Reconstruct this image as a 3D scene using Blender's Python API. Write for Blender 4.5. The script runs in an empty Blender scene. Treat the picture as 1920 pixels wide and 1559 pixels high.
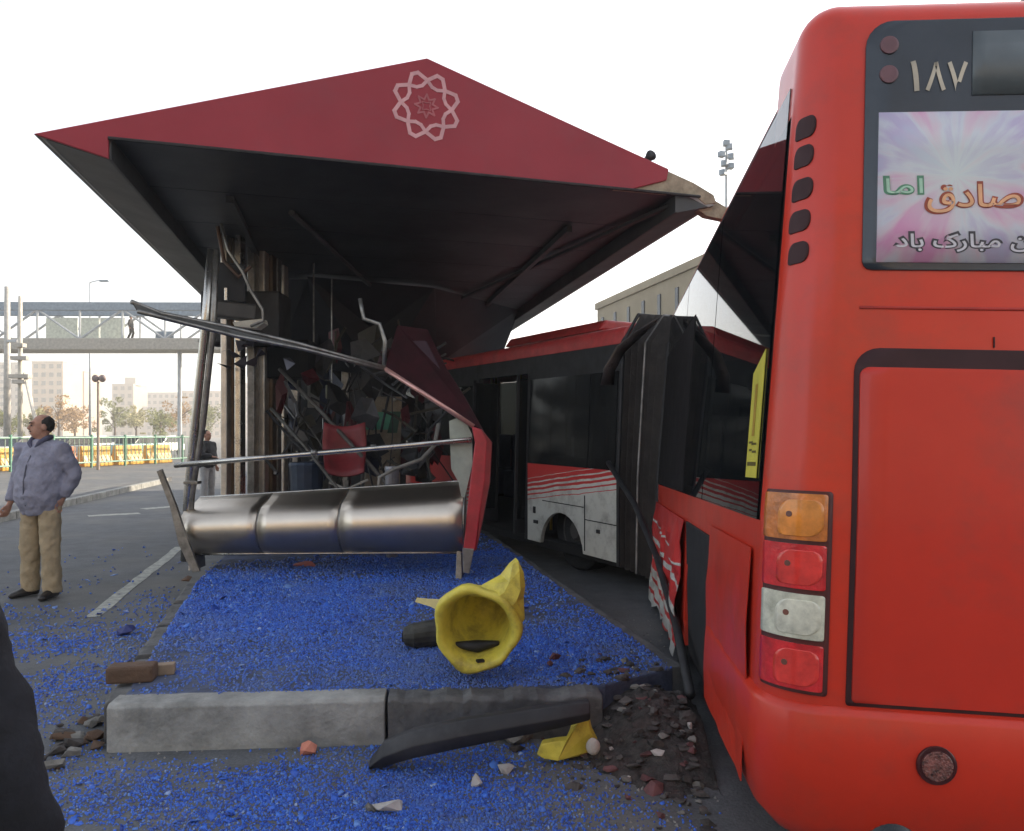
import bpy, bmesh, math, random
import numpy as np
from mathutils import Vector, Matrix, noise as mnoise
random.seed(7); RNG = np.random.default_rng(7)
scn = bpy.context.scene
C = scn.collection
# ---------------------------------------------------------------- camera
EYE, FPX, HX, HY = 1.57, 1440.0, 960.0, 815.0
cam_d = bpy.data.cameras.new('camera'); cam = bpy.data.objects.new('camera', cam_d); C.objects.link(cam)
cam.location = (0, 0, EYE); cam.rotation_euler = (math.radians(90), 0, 0)
cam_d.sensor_width = 36; cam_d.lens = 36 * FPX / 1920; cam_d.shift_y = (HY - 779.5) / 1920
cam_d.clip_end = 3000; cam_d.clip_start = 0.05
scn.camera = cam
# ---------------------------------------------------------------- sky, sun, exposure
SUN_AZ, SUN_EL = math.radians(58), math.radians(25)      # azimuth from +Y towards +X
world = bpy.data.worlds.new('World'); scn.world = world; world.use_nodes = True
wn, wl = world.node_tree.nodes, world.node_tree.links
bg = wn['Background']; sky = wn.new('ShaderNodeTexSky'); sky.sky_type = 'NISHITA'
sky.sun_disc = False; sky.sun_elevation = SUN_EL; sky.sun_rotation = SUN_AZ
sky.air_density = 1.0; sky.dust_density = 1.5; sky.ozone_density = 1.0
hs = wn.new('ShaderNodeHueSaturation'); hs.inputs['Saturation'].default_value = 0.50   # milky, hazy air
wl.new(sky.outputs[0], hs.inputs['Color']); wl.new(hs.outputs[0], bg.inputs['Color'])
bg.inputs['Strength'].default_value = 0.15
sun_d = bpy.data.lights.new('sun', 'SUN'); sun = bpy.data.objects.new('sun', sun_d); C.objects.link(sun)
sun_d.energy = 4.4; sun_d.angle = math.radians(0.6); sun_d.color = (1.0, 0.86, 0.68)
sd = Vector((math.sin(SUN_AZ)*math.cos(SUN_EL), math.cos(SUN_AZ)*math.cos(SUN_EL), math.sin(SUN_EL)))
sun.rotation_euler = sd.to_track_quat('Z', 'Y').to_euler()
vs = scn.view_settings; vs.view_transform = 'Standard'; vs.look = 'None'; vs.gamma = 1; vs.use_curve_mapping = False
vs.exposure = 1.45
scn.cycles.max_bounces = 8; scn.cycles.transparent_max_bounces = 16
# ---------------------------------------------------------------- measuring helpers: photo pixel + real distance -> point
def P(x, y, Y): return Vector(((x-HX)/FPX*Y, Y, EYE+(HY-y)/FPX*Y))
def G(x, y, z=0.0):
    Y = (EYE-z)*FPX/(y-HY); return Vector(((x-HX)/FPX*Y, Y, z))
# ---------------------------------------------------------------- materials
def M(name, col, rough=0.5, metal=0.0, var=0.15, scale=6.0, bump=0.0, bscale=40.0, coat=0.0, spec=0.5, col2=None, detail=6.0, rvar=0.1, dirt=None, dirt_amt=0.0, dscale=2.0):
    m = bpy.data.materials.new(name); m.use_nodes = True
    n, l = m.node_tree.nodes, m.node_tree.links
    b = n['Principled BSDF']; b.inputs['Metallic'].default_value = metal
    b.inputs['Coat Weight'].default_value = coat; b.inputs['Coat Roughness'].default_value = 0.12
    b.inputs['Specular IOR Level'].default_value = spec
    tc = n.new('ShaderNodeTexCoord')
    nz = n.new('ShaderNodeTexNoise'); nz.inputs['Scale'].default_value = scale; nz.inputs['Detail'].default_value = detail; nz.inputs['Roughness'].default_value = 0.65
    l.new(tc.outputs['Object'], nz.inputs['Vector'])
    mx = n.new('ShaderNodeMix'); mx.data_type = 'RGBA'
    c2 = col2 if col2 else tuple(max(0, c*(1-2*var)) for c in col)
    c1 = col if col2 else tuple(min(1, c*(1+var)) for c in col)
    mx.inputs[6].default_value = (*c1, 1); mx.inputs[7].default_value = (*c2, 1)
    mr = n.new('ShaderNodeMapRange'); mr.inputs[1].default_value = 0.3; mr.inputs[2].default_value = 0.7
    l.new(nz.outputs[0], mr.inputs[0]); l.new(mr.outputs[0], mx.inputs[0])
    out = mx.outputs[2]
    if dirt:
        nd = n.new('ShaderNodeTexNoise'); nd.inputs['Scale'].default_value = dscale; nd.inputs['Detail'].default_value = 9; nd.inputs['Roughness'].default_value = 0.7
        l.new(tc.outputs['Object'], nd.inputs['Vector'])
        r2 = n.new('ShaderNodeMapRange'); r2.inputs[1].default_value = 0.48; r2.inputs[2].default_value = 0.75; r2.inputs[4].default_value = dirt_amt
        l.new(nd.outputs[0], r2.inputs[0])
        m2 = n.new('ShaderNodeMix'); m2.data_type = 'RGBA'; m2.inputs[7].default_value = (*dirt, 1)
        l.new(r2.outputs[0], m2.inputs[0]); l.new(out, m2.inputs[6]); out = m2.outputs[2]
    l.new(out, b.inputs['Base Color'])
    r3 = n.new('ShaderNodeMapRange'); r3.inputs[3].default_value = max(0.02, rough-rvar); r3.inputs[4].default_value = min(1, rough+rvar)
    l.new(nz.outputs[0], r3.inputs[0]); l.new(r3.outputs[0], b.inputs['Roughness'])
    if bump:
        nb = n.new('ShaderNodeTexNoise'); nb.inputs['Scale'].default_value = bscale; nb.inputs['Detail'].default_value = 8
        l.new(tc.outputs['Object'], nb.inputs['Vector'])
        bp = n.new('ShaderNodeBump'); bp.inputs['Strength'].default_value = bump; bp.inputs['Distance'].default_value = 0.02
        l.new(nb.outputs[0], bp.inputs['Height']); l.new(bp.outputs[0], b.inputs['Normal'])
    return m
def glass(name, tint, alpha, rough=0.02):
    """tinted pane: reflects at the surface, lets a part of the light straight through"""
    m = bpy.data.materials.new(name); m.use_nodes = True
    n, l = m.node_tree.nodes, m.node_tree.links
    b = n['Principled BSDF']; b.inputs['Base Color'].default_value = (*tint, 1); b.inputs['Roughness'].default_value = rough
    b.inputs['Specular IOR Level'].default_value = 0.0
    tr = n.new('ShaderNodeBsdfTransparent'); tr.inputs[0].default_value = (0.75, 0.8, 0.8, 1)
    gl = n.new('ShaderNodeBsdfGlossy'); gl.inputs['Roughness'].default_value = rough
    fr = n.new('ShaderNodeFresnel'); fr.inputs['IOR'].default_value = 1.38
    mx = n.new('ShaderNodeMixShader'); mx.inputs[0].default_value = 1-alpha
    m2 = n.new('ShaderNodeMixShader')
    l.new(b.outputs[0], mx.inputs[1]); l.new(tr.outputs[0], mx.inputs[2])
    ge = n.new('ShaderNodeNewGeometry'); iv = n.new('ShaderNodeMath'); iv.operation = 'SUBTRACT'; iv.inputs[0].default_value = 1.0; l.new(ge.outputs['Backfacing'], iv.inputs[1])
    fm = n.new('ShaderNodeMath'); fm.operation = 'MULTIPLY'; l.new(fr.outputs[0], fm.inputs[0]); l.new(iv.outputs[0], fm.inputs[1])   # one reflecting surface per pane
    l.new(fm.outputs[0], m2.inputs[0]); l.new(mx.outputs[0], m2.inputs[1]); l.new(gl.outputs[0], m2.inputs[2])
    l.new(m2.outputs[0], n['Material Output'].inputs['Surface'])
    return m
# ---------------------------------------------------------------- mesh helpers
class MB:
    def __init__(s): s.v = []; s.f = []
    def add(s, vs_, fs):
        o = len(s.v); s.v += [tuple(v) for v in vs_]; s.f += [tuple(i+o for i in f) for f in fs]; return s
    def box(s, c, size, rot=None):
        c = Vector(c); h = Vector(size)/2; vs_ = []
        for z in (-1, 1):
            for x, y in ((-1, -1), (1, -1), (1, 1), (-1, 1)):
                p = Vector((x*h.x, y*h.y, z*h.z))
                vs_.append(c + (rot @ p if rot else p))
        return s.add(vs_, [(3, 2, 1, 0), (4, 5, 6, 7), (0, 1, 5, 4), (1, 2, 6, 5), (2, 3, 7, 6), (3, 0, 4, 7)])
    def hexa(s, a, b):  # two quads, 4 pts each
        return s.add(list(a)+list(b), [(3, 2, 1, 0), (4, 5, 6, 7), (0, 1, 5, 4), (1, 2, 6, 5), (2, 3, 7, 6), (3, 0, 4, 7)])
    def prism(s, poly, vec):
        n = len(poly); vec = Vector(vec); a = [Vector(p) for p in poly]; b = [p+vec for p in a]
        return s.add(a+b, [tuple(range(n-1, -1, -1)), tuple(range(n, 2*n))]+[(i, (i+1) % n, n+(i+1) % n, n+i) for i in range(n)])
    def loft(s, rings, closed=True, caps=True):
        n = len(rings[0]); o = []; fs = []
        for r in rings: o += list(r)
        for i in range(len(rings)-1):
            for j in range(n if closed else n-1):
                k = (j+1) % n; fs.append((i*n+j, i*n+k, (i+1)*n+k, (i+1)*n+j))
        if caps and closed:
            fs.append(tuple(range(n-1, -1, -1))); fs.append(tuple(range((len(rings)-1)*n, len(rings)*n)))
        return s.add(o, fs)
    def tube(s, pts, r, n=10, r2=None, side=None):
        """round (or elliptical, r2 across `side`) tube through pts; r may be a list"""
        pts = [Vector(p) for p in pts]; m = len(pts)
        rs = r if isinstance(r, (list, tuple)) else [r]*m
        r2s = r2 if isinstance(r2, (list, tuple)) else ([r2]*m if r2 else rs)
        rings = []; up = Vector(side) if side else None
        for i in range(m):
            t = (pts[min(i+1, m-1)]-pts[max(i-1, 0)]).normalized()
            if up is None: up = t.orthogonal().normalized()
            a = (up - t*up.dot(t))
            if a.length < 1e-5: a = t.orthogonal()
            a.normalize(); up = a if not side else up
            b = t.cross(a)
            rings.append([pts[i]+a*math.cos(q)*rs[i]+b*math.sin(q)*r2s[i] for q in [2*math.pi*k/n for k in range(n)]])
        return s.loft(rings)
    def ball(s, c, r, nu=12, nv=8, rot=None):
        c = Vector(c); r = Vector(r) if hasattr(r, '__len__') else Vector((r, r, r)); vs_ = []; fs = []
        for i in range(1, nv):
            t = math.pi*i/nv
            for j in range(nu):
                p = 2*math.pi*j/nu; q = Vector((math.sin(t)*math.cos(p)*r.x, math.sin(t)*math.sin(p)*r.y, math.cos(t)*r.z))
                vs_.append(c+(rot @ q if rot else q))
        top = Vector((0, 0, r.z)); vs_ += [c+(rot @ top if rot else top), c-(rot @ top if rot else top)]
        T, B_ = len(vs_)-2, len(vs_)-1
        for i in range(nv-2):
            for j in range(nu):
                k = (j+1) % nu; fs.append((i*nu+j, (i+1)*nu+j, (i+1)*nu+k, i*nu+k))
        for j in range(nu):
            k = (j+1) % nu; fs.append((T, j, k)); fs.append((B_, (nv-2)*nu+k, (nv-2)*nu+j))
        return s.add(vs_, fs)
    def build(s, name, mat, parent=None, smooth=False, bevel=0, fix=True):
        me = bpy.data.meshes.new(name); me.from_pydata(s.v, [], s.f); me.update()
        if fix:
            bm = bmesh.new(); bm.from_mesh(me); bmesh.ops.recalc_face_normals(bm, faces=bm.faces); bm.to_mesh(me); bm.free()
        o = bpy.data.objects.new(name, me); C.objects.link(o)
        for k in (mat if isinstance(mat, (list, tuple)) else [mat]): me.materials.append(k)
        if smooth: me.polygons.foreach_set('use_smooth', [True]*len(me.polygons))
        if bevel:
            b = o.modifiers.new('bevel', 'BEVEL'); b.width = bevel; b.segments = 2; b.limit_method = 'ANGLE'; b.angle_limit = math.radians(40)
        if parent is not None: attach(o, parent)
        return o
def attach(o, parent):
    o.parent = parent; o.matrix_parent_inverse = Matrix.Translation(-wloc(parent))
def wloc(o):        # only Empties carry a translation; parts are built in place
    return Vector(o.location) if o.type == 'EMPTY' else Vector((0, 0, 0))
def thing(name, label, cat, loc=(0, 0, 0), group=None):
    o = bpy.data.objects.new(name, None); C.objects.link(o); o.location = loc; o.empty_display_size = 0.2
    o['label'] = label; o['category'] = cat
    if group: o['group'] = group
    return o
def tag(o, label, cat, group=None):
    o['label'] = label; o['category'] = cat
    if group: o['group'] = group
    return o
def struct(o): o['kind'] = 'structure'; return o
def rotz(a): return Matrix.Rotation(a, 3, 'Z')
def jag(p, amt): return Vector(p)+Vector((random.uniform(-amt, amt), random.uniform(-amt, amt), random.uniform(-amt, amt)))
# ---------------------------------------------------------------- material palette
m_red = M('bus_red_paint', (0.60, 0.036, 0.015), 0.36, 0, 0.06, 1.2, coat=0.2, spec=.35, bump=0.06, bscale=2.5, dirt=(0.30, 0.05, 0.035), dirt_amt=0.6, dscale=2.6)
m_red2 = M('bus_red_hatch', (0.55, 0.029, 0.014), 0.40, 0, 0.08, 0.8, coat=0.15, spec=.35, bump=0.06, bscale=2.0, dirt=(0.27, 0.045, 0.035), dirt_amt=0.65, dscale=2.0)
m_redgap = M('red_dark_gap', (0.035, 0.006, 0.008), 0.7)
m_black = M('black_rubber', (0.018, 0.018, 0.02), 0.6, var=0.3)
m_blackgloss = M('black_gloss_panel', (0.030, 0.038, 0.050), 0.22, var=0.1, rvar=0.05)
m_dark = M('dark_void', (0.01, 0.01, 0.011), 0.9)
m_wglass = glass('tinted_window_glass', (0.008, 0.010, 0.012), 0.62)
m_wglass_far = glass('dim_far_glass', (0.008, 0.010, 0.012), 0.86)
m_wglass_front = glass('dusty_tinted_glass', (0.010, 0.011, 0.012), 0.80, 0.16)
m_clear = glass('clear_broken_glass', (0.25, 0.35, 0.33), 0.25, 0.1)
m_lampR = M('red_lens', (0.62, 0.025, 0.03), 0.2, var=0.2, scale=16, bump=0.12, bscale=60, coat=0.6)
m_lampO = M('amber_lens', (0.58, 0.17, 0.03), 0.2, var=0.25, scale=14, bump=0.12, bscale=60, coat=0.6)
m_lampW = M('clear_lens', (0.62, 0.62, 0.50), 0.18, var=0.2, scale=16, bump=0.12, bscale=60, coat=0.6)
m_lampframe = M('lamp_bezel', (0.075, 0.012, 0.012), 0.45)
m_tyre = M('tyre_rubber', (0.02, 0.02, 0.02), 0.85, bump=0.4)
m_steel = M('brushed_steel', (0.52, 0.50, 0.46), 0.26, 0.95, 0.12, 9, rvar=0.08, dirt=(0.18, 0.16, 0.14), dirt_amt=0.5)
m_steel_d = M('dull_steel', (0.30, 0.29, 0.27), 0.42, 0.85, 0.25, 9, dirt=(0.12, 0.10, 0.08), dirt_amt=0.6)
m_alu = M('aluminium_trim', (0.26, 0.25, 0.24), 0.5, 0.6, 0.3, dirt=(.06, .06, .05), dirt_amt=.8)
m_yellow = M('yellow_fibreglass', (0.64, 0.54, 0.07), 0.5, 0, 0.12, 7, bump=0.3, bscale=25, dirt=(0.20, 0.14, 0.04), dirt_amt=0.8, dscale=7)
# ================================================================ GROUND
def ground_material():
    m = bpy.data.materials.new('asphalt'); m.use_nodes = True
    n, l = m.node_tree.nodes, m.node_tree.links; b = n['Principled BSDF']
    tc = n.new('ShaderNodeTexCoord')
    def nz(sc, det=6, ro=0.6):
        q = n.new('ShaderNodeTexNoise'); q.inputs['Scale'].default_value = sc; q.inputs['Detail'].default_value = det; q.inputs['Roughness'].default_value = ro
        l.new(tc.outputs['Object'], q.inputs['Vector']); return q
    a, c, d = nz(0.45, 5), nz(70, 3), nz(2.3, 9, 0.75)
    ramp = n.new('ShaderNodeValToRGB'); e = ramp.color_ramp.elements
    e[0].position = 0.32; e[0].color = (0.075, 0.080, 0.085, 1); e[1].position = 0.72; e[1].color = (0.17, 0.175, 0.18, 1)
    l.new(d.outputs[0], ramp.inputs[0])
    mx = n.new('ShaderNodeMix'); mx.data_type = 'RGBA'; mx.blend_type = 'MULTIPLY'; mx.inputs[0].default_value = 0.6
    r2 = n.new('ShaderNodeValToRGB'); r2.color_ramp.elements[0].position = 0.35; r2.color_ramp.elements[0].color = (0.45, 0.45, 0.45, 1); r2.color_ramp.elements[1].position = 0.65
    l.new(c.outputs[0], r2.inputs[0]); l.new(ramp.outputs[0], mx.inputs[6]); l.new(r2.outputs[0], mx.inputs[7])
    m3 = n.new('ShaderNodeMix'); m3.data_type = 'RGBA'; m3.inputs[7].default_value = (0.17, 0.16, 0.135, 1)
    r3 = n.new('ShaderNodeMapRange'); r3.inputs[1].default_value = 0.48; r3.inputs[2].default_value = 0.72; r3.inputs[4].default_value = 0.7
    l.new(a.outputs[0], r3.inputs[0]); l.new(r3.outputs[0], m3.inputs[0]); l.new(mx.outputs[2], m3.inputs[6])
    l.new(m3.outputs[2], b.inputs['Base Color']); b.inputs['Roughness'].default_value = 0.8
    bp = n.new('ShaderNodeBump'); bp.inputs['Strength'].default_value = 0.6; bp.inputs['Distance'].default_value = 0.01
    l.new(c.outputs[0], bp.inputs['Height']); l.new(bp.outputs[0], b.inputs['Normal'])
    return m
m_asphalt = ground_material()
S_ = 1500
gr = MB(); N_ = 24
gr.add([(-S_, -S_, 0), (S_, -S_, 0), (S_, S_, 0), (-S_, S_, 0)], [(0, 1, 2, 3)])
struct(gr.build('ground', m_asphalt))
m_paint = M('worn_road_paint', (0.42, 0.42, 0.36), 0.7, var=0.25, scale=14, dirt=(0.12, 0.13, 0.14), dirt_amt=0.9, dscale=8)
def stripe(name, p0, p1, w, z):
    a, b = G(*p0), G(*p1); a.z = b.z = z; d = (b-a).normalized(); q = Vector((-d.y, d.x, 0))*w/2
    mb = MB(); n = 14; L = []
    for i in range(n+1):
        t = a.lerp(b, i/n); L += [t-q*(1+random.uniform(-.18, .18)), t+q*(1+random.uniform(-.18, .18))]
    mb.add(L, [(2*i, 2*i+2, 2*i+3, 2*i+1) for i in range(n)])
    return struct(mb.build(name, m_paint))
stripe('lane_marking', (172, 1158), (338, 1026), 0.13, 0.004)
stripe('lane_marking', (165, 968), (262, 963), 0.30, 0.004)
stripe('lane_marking', (268, 955), (330, 950), 0.30, 0.004)
# ---------------------------------------------------------------- platform
SD = Vector((-0.217, 1, 0)).normalized()           # the way the station runs
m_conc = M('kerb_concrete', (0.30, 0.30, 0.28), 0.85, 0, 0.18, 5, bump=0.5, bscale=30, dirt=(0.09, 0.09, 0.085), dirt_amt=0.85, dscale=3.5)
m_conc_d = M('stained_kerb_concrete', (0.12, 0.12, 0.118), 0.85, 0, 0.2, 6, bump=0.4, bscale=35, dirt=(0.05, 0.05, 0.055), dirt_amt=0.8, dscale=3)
m_slab = M('platform_slab', (0.075, 0.095, 0.16), 0.85, 0, 0.3, 5, bump=0.4, bscale=50, dirt=(0.06, 0.06, 0.07), dirt_amt=0.7)
PZ = 0.235
pfl, pfr = G(232, 1306, PZ), G(1135, 1284, PZ)
pbr = pfr + SD*14; pfl2 = G(370, 1092, PZ)
pbl = pfl2 + SD*9.5
right_corner = G(1262, 1252, PZ); rb = right_corner + SD*15
plat_poly = [pfl, pfr, right_corner, rb, pbl, pfl2]
mb = MB(); mb.prism([Vector((p.x, p.y, -0.05)) for p in plat_poly], (0, 0, PZ+0.05))
platform = struct(mb.build('platform', m_slab, bevel=0.012))
fd = (pfr-pfl).normalized(); fn = Vector((fd.y, -fd.x, 0))      # towards the camera
def kerb_stone(a, b, mat, top=PZ+0.006, thick=0.13, chips=0.0, n=10, lean=0.0):
    """a kerb stone along the platform's front with an uneven broken arris"""
    d = (b-a).normalized(); nn = Vector((d.y, -d.x, 0)); rings = []
    for i in range(n+1):
        p = a.lerp(b, i/n); p = Vector((p.x, p.y, 0)); t = top - (random.uniform(0, chips)); w = thick*(1-random.uniform(0, chips*2))
        rings.append([p-nn*0.02+Vector((0, 0, -0.04)), p-nn*0.02+Vector((0, 0, t)), p+nn*(w-0.02)+Vector((0, 0, t-0.003)), p+nn*(w)+Vector((0, 0, t-0.022)), p+nn*(w+lean)+Vector((0, 0, -0.04))])
    mb = MB(); mb.loft(rings)
    o = mb.build('kerb_stone', mat, platform, bevel=0.006); return o
L_ = (pfr-pfl).length
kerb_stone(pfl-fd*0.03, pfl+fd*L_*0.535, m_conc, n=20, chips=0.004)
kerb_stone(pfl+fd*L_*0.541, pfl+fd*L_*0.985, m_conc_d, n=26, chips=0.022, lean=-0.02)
ld = (pfl2-pfl).normalized()
for i in range(4):
    a = pfl.lerp(pfl2, i/4)+ld*0.01; b = pfl.lerp(pfl2, (i+1)/4)-ld*0.01
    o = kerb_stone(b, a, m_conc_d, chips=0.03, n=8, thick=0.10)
for i in range(9):
    a = right_corner+SD*(i*1.2+0.01); b = right_corner+SD*((i+1)*1.2-0.01)
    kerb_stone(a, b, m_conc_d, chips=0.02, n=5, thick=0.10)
# far kerbs of the road on the left
def kerb_line(name, p0, p1, w, h):
    a, b = G(*p0), G(*p1); d = (b-a).normalized(); q = Vector((-d.y, d.x, 0))*w
    mb = MB(); e = (b-a).length; k = int(e/1.0)
    root = struct(MB().prism([a-Vector((0, 0, .05)), b-Vector((0, 0, .05)), b+q*1.0-Vector((0, 0, .05)), a+q*1.0-Vector((0, 0, .05))], (0, 0, h+.05)).build(name, m_conc_d))
    for i in range(min(k, 40)):
        MB().box(a+d*(i+.5)+Vector((0, 0, h/2-.02))-q*0.1, (0.97, w*0.5, h+0.05), rotz(math.atan2(d.y, d.x))).build('kerb_stone', m_conc, root, bevel=0.01)
    return root
kerb_line('median_kerb', (-30, 985), (322, 902), 0.30, 0.14)
# ================================================================ ARTICULATED BUS
TH = math.radians(6.4); BO = Vector((0.83, 2.56, 0)); ROLL = math.radians(1.8); PITCH = math.tan(math.radians(2.1))
W, R = 2.5, 0.20
def B(p, roll=True):
    x, y, z = p
    if roll:
        x, z = x*math.cos(ROLL)+z*math.sin(ROLL), -x*math.sin(ROLL)+z*math.cos(ROLL)
        z -= y*PITCH
    return Vector((BO.x+x*math.cos(TH)+y*math.sin(TH), BO.y-x*math.sin(TH)+y*math.cos(TH), z))
S1 = R*math.pi/2; S2 = S1+W-2*R; S3 = S2+S1
def path(s):
    if s < 0: return 0, R-s, -1, 0
    if s < S1: f = s/R; return R-R*math.cos(f), R-R*math.sin(f), -math.cos(f), -math.sin(f)
    if s < S2: return R+s-S1, 0, 0, -1
    if s < S3: f = (s-S2)/R; return W-R+R*math.sin(f), R-R*math.cos(f), math.sin(f), -math.cos(f)
    return W, R+s-S3, 1, 0
ZR = 2.965; RR = 0.115
def inset(z):
    t = 0 if z < 1.3 else 0.075*(z-1.3)/(ZR-1.3)
    if z > ZR:
        q = min(1, (z-ZR)/RR); t = 0.075+RR*(1-math.sqrt(max(0, 1-q*q)))
    if z < 0.38: t = 0.03*((0.38-z)/0.10)**2
    return t
def surf(s, z, off=0.0):
    x, y, nx, ny = path(s); k = inset(z)-off
    return B((x-nx*k, y-ny*k, z))
# look-up from a photo pixel to the place on the rear shell it shows
_ss = np.linspace(-0.05, 2.0, 420); _zz = np.linspace(0.2, 3.10, 580)
_pp = np.array([[surf(s, z) for s in _ss] for z in _zz])
_px = HX+_pp[..., 0]/_pp[..., 1]*FPX; _py = HY-(_pp[..., 2]-EYE)/_pp[..., 1]*FPX
def find(x, y):
    i = np.argmin((_px-x)**2+(_py-y)**2); return float(_ss[i % len(_ss)]), float(_zz[i//len(_ss)])
def patch(name, s0, s1, z0, z1, off, mat, parent, cr=0.0, ns=14, depth=0.012, smooth=True, shear=0.0, crs=None):
    """a panel lying on the rear shell, `off` proud of it, with rounded corners; crs = corner radii (bl, br, tr, tl)"""
    crs = crs or (cr,)*4
    zs = set([z0, z1]); cm = max(crs)
    if cm:
        for i in range(7):
            q = cm*(1-math.cos(math.pi/2*i/6)); zs.add(z0+q); zs.add(z1-q)
    nmid = max(2, int((z1-z0)/0.12)); 
    for i in range(nmid+1): zs.add(z0+(z1-z0)*i/nmid)
    zs = sorted(zs); rows = []
    for z in zs:
        l = r_ = 0.0
        for (rad, isl, isb) in ((crs[0], 1, 1), (crs[1], 0, 1), (crs[2], 0, 0), (crs[3], 1, 0)):
            if rad <= 0: continue
            dd = (z-z0) if isb else (z1-z)
            if dd < rad:
                ins = rad-math.sqrt(max(0, rad*rad-(rad-dd)**2))
                if isl: l = max(l, ins)
                else: r_ = max(r_, ins)
        sh = shear*(z-z0)
        rows.append([(s0+l+(s1-r_-s0-l)*j/ns+sh, z) for j in range(ns+1)])
    mb = MB(); V = [surf(s, z, off) for row in rows for s, z in row]; n = ns+1
    F = [(i*n+j, i*n+j+1, (i+1)*n+j+1, (i+1)*n+j) for i in range(len(rows)-1) for j in range(ns)]
    loop = [j for j in range(n)]+[i*n+ns for i in range(1, len(rows))]+[(len(rows)-1)*n+j for j in range(ns-1, -1, -1)]+[i*n for i in range(len(rows)-2, 0, -1)]
    o = len(V)
    for k in loop:
        s, z = rows[k//n][k % n]; V.append(surf(s, z, off-depth))
    m = len(loop)
    F += [(loop[k], loop[(k+1) % m], o+(k+1) % m, o+k) for k in range(m)]
    mb.add(V, F); ob = mb.build(name, mat, parent, smooth=False)
    if smooth:
        for p in ob.data.polygons[:len(ob.data.polygons)-m]: p.use_smooth = True
    return ob
bus = thing('articulated_bus', 'red articulated city bus bent at its joint beside the wrecked station', 'bus', BO)
RL = 4.9                                            # length of the rear car
def shell():
    mb = MB(); svals_full = [-(RL-R)]+list(np.linspace(-(1.35-R), -0.01, 4))+list(np.linspace(0, S1, 9))+list(np.linspace(S1, S2, 14))[1:]+list(np.linspace(S2, S3, 9))[1:]+[S3+1.0, S3+RL-R]
    low = [s for s in svals_full if -(1.36-R) < s < S3+(1.36-R)]
    mid = [s for s in svals_full if -0.02 <= s <= S3+0.001]
    def band(ss, zs):
        n = len(ss); V = [surf(s, z) for z in zs for s in ss]
        mb.add(V, [(i*n+j, i*n+j+1, (i+1)*n+j+1, (i+1)*n+j) for i in range(len(zs)-1) for j in range(n-1)])
    band(low, [0.28, 0.31, 0.36, 0.45, 0.75, 1.0, 1.27])
    band(mid, [1.27, 1.3, 1.7, 2.1, 2.5, 2.72])
    top = [2.72, ZR]+[ZR+RR*math.sin(a) for a in np.linspace(0, math.pi/2, 8)[1:]]
    cap = [s for s in svals_full if -0.30 < s < S3+0.30]; cap = [-0.28]+cap+[S3+0.28]
    band(cap, top)
    ring = [surf(s, ZR+RR) for s in cap]; n = len(ring); k = n//2
    mb.add(ring, [(i, i+1, n-2-i, n-1-i) for i in range(k-1)])
    # front edge of the raised rear dome
    e0 = [surf(cap[0], z) for z in top]; e1 = [surf(cap[-1], z) for z in top]; n = len(top)
    mb.add(e0+e1, [(i, i+1, n+i+1, n+i) for i in range(n-1)])
    o = mb.build('rear_body', m_red, bus, smooth=True)
    bm = bmesh.new(); bm.from_mesh(o.data); bmesh.ops.remove_doubles(bm, verts=bm.verts, dist=1e-4); bmesh.ops.recalc_face_normals(bm, faces=bm.faces); bm.to_mesh(o.data); bm.free()
    return o
shell()
def low_roof():
    pr = [(0.078, 2.885), (0.10, 2.93), (0.20, 2.96), (W-0.20, 2.96), (W-0.10, 2.93), (W-0.078, 2.885)]
    MB().loft([[B((x, y, z)) for x, z in pr] for y in (R+0.27, RL)]).build('roof', m_red, bus, bevel=0.01)
low_roof()
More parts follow.
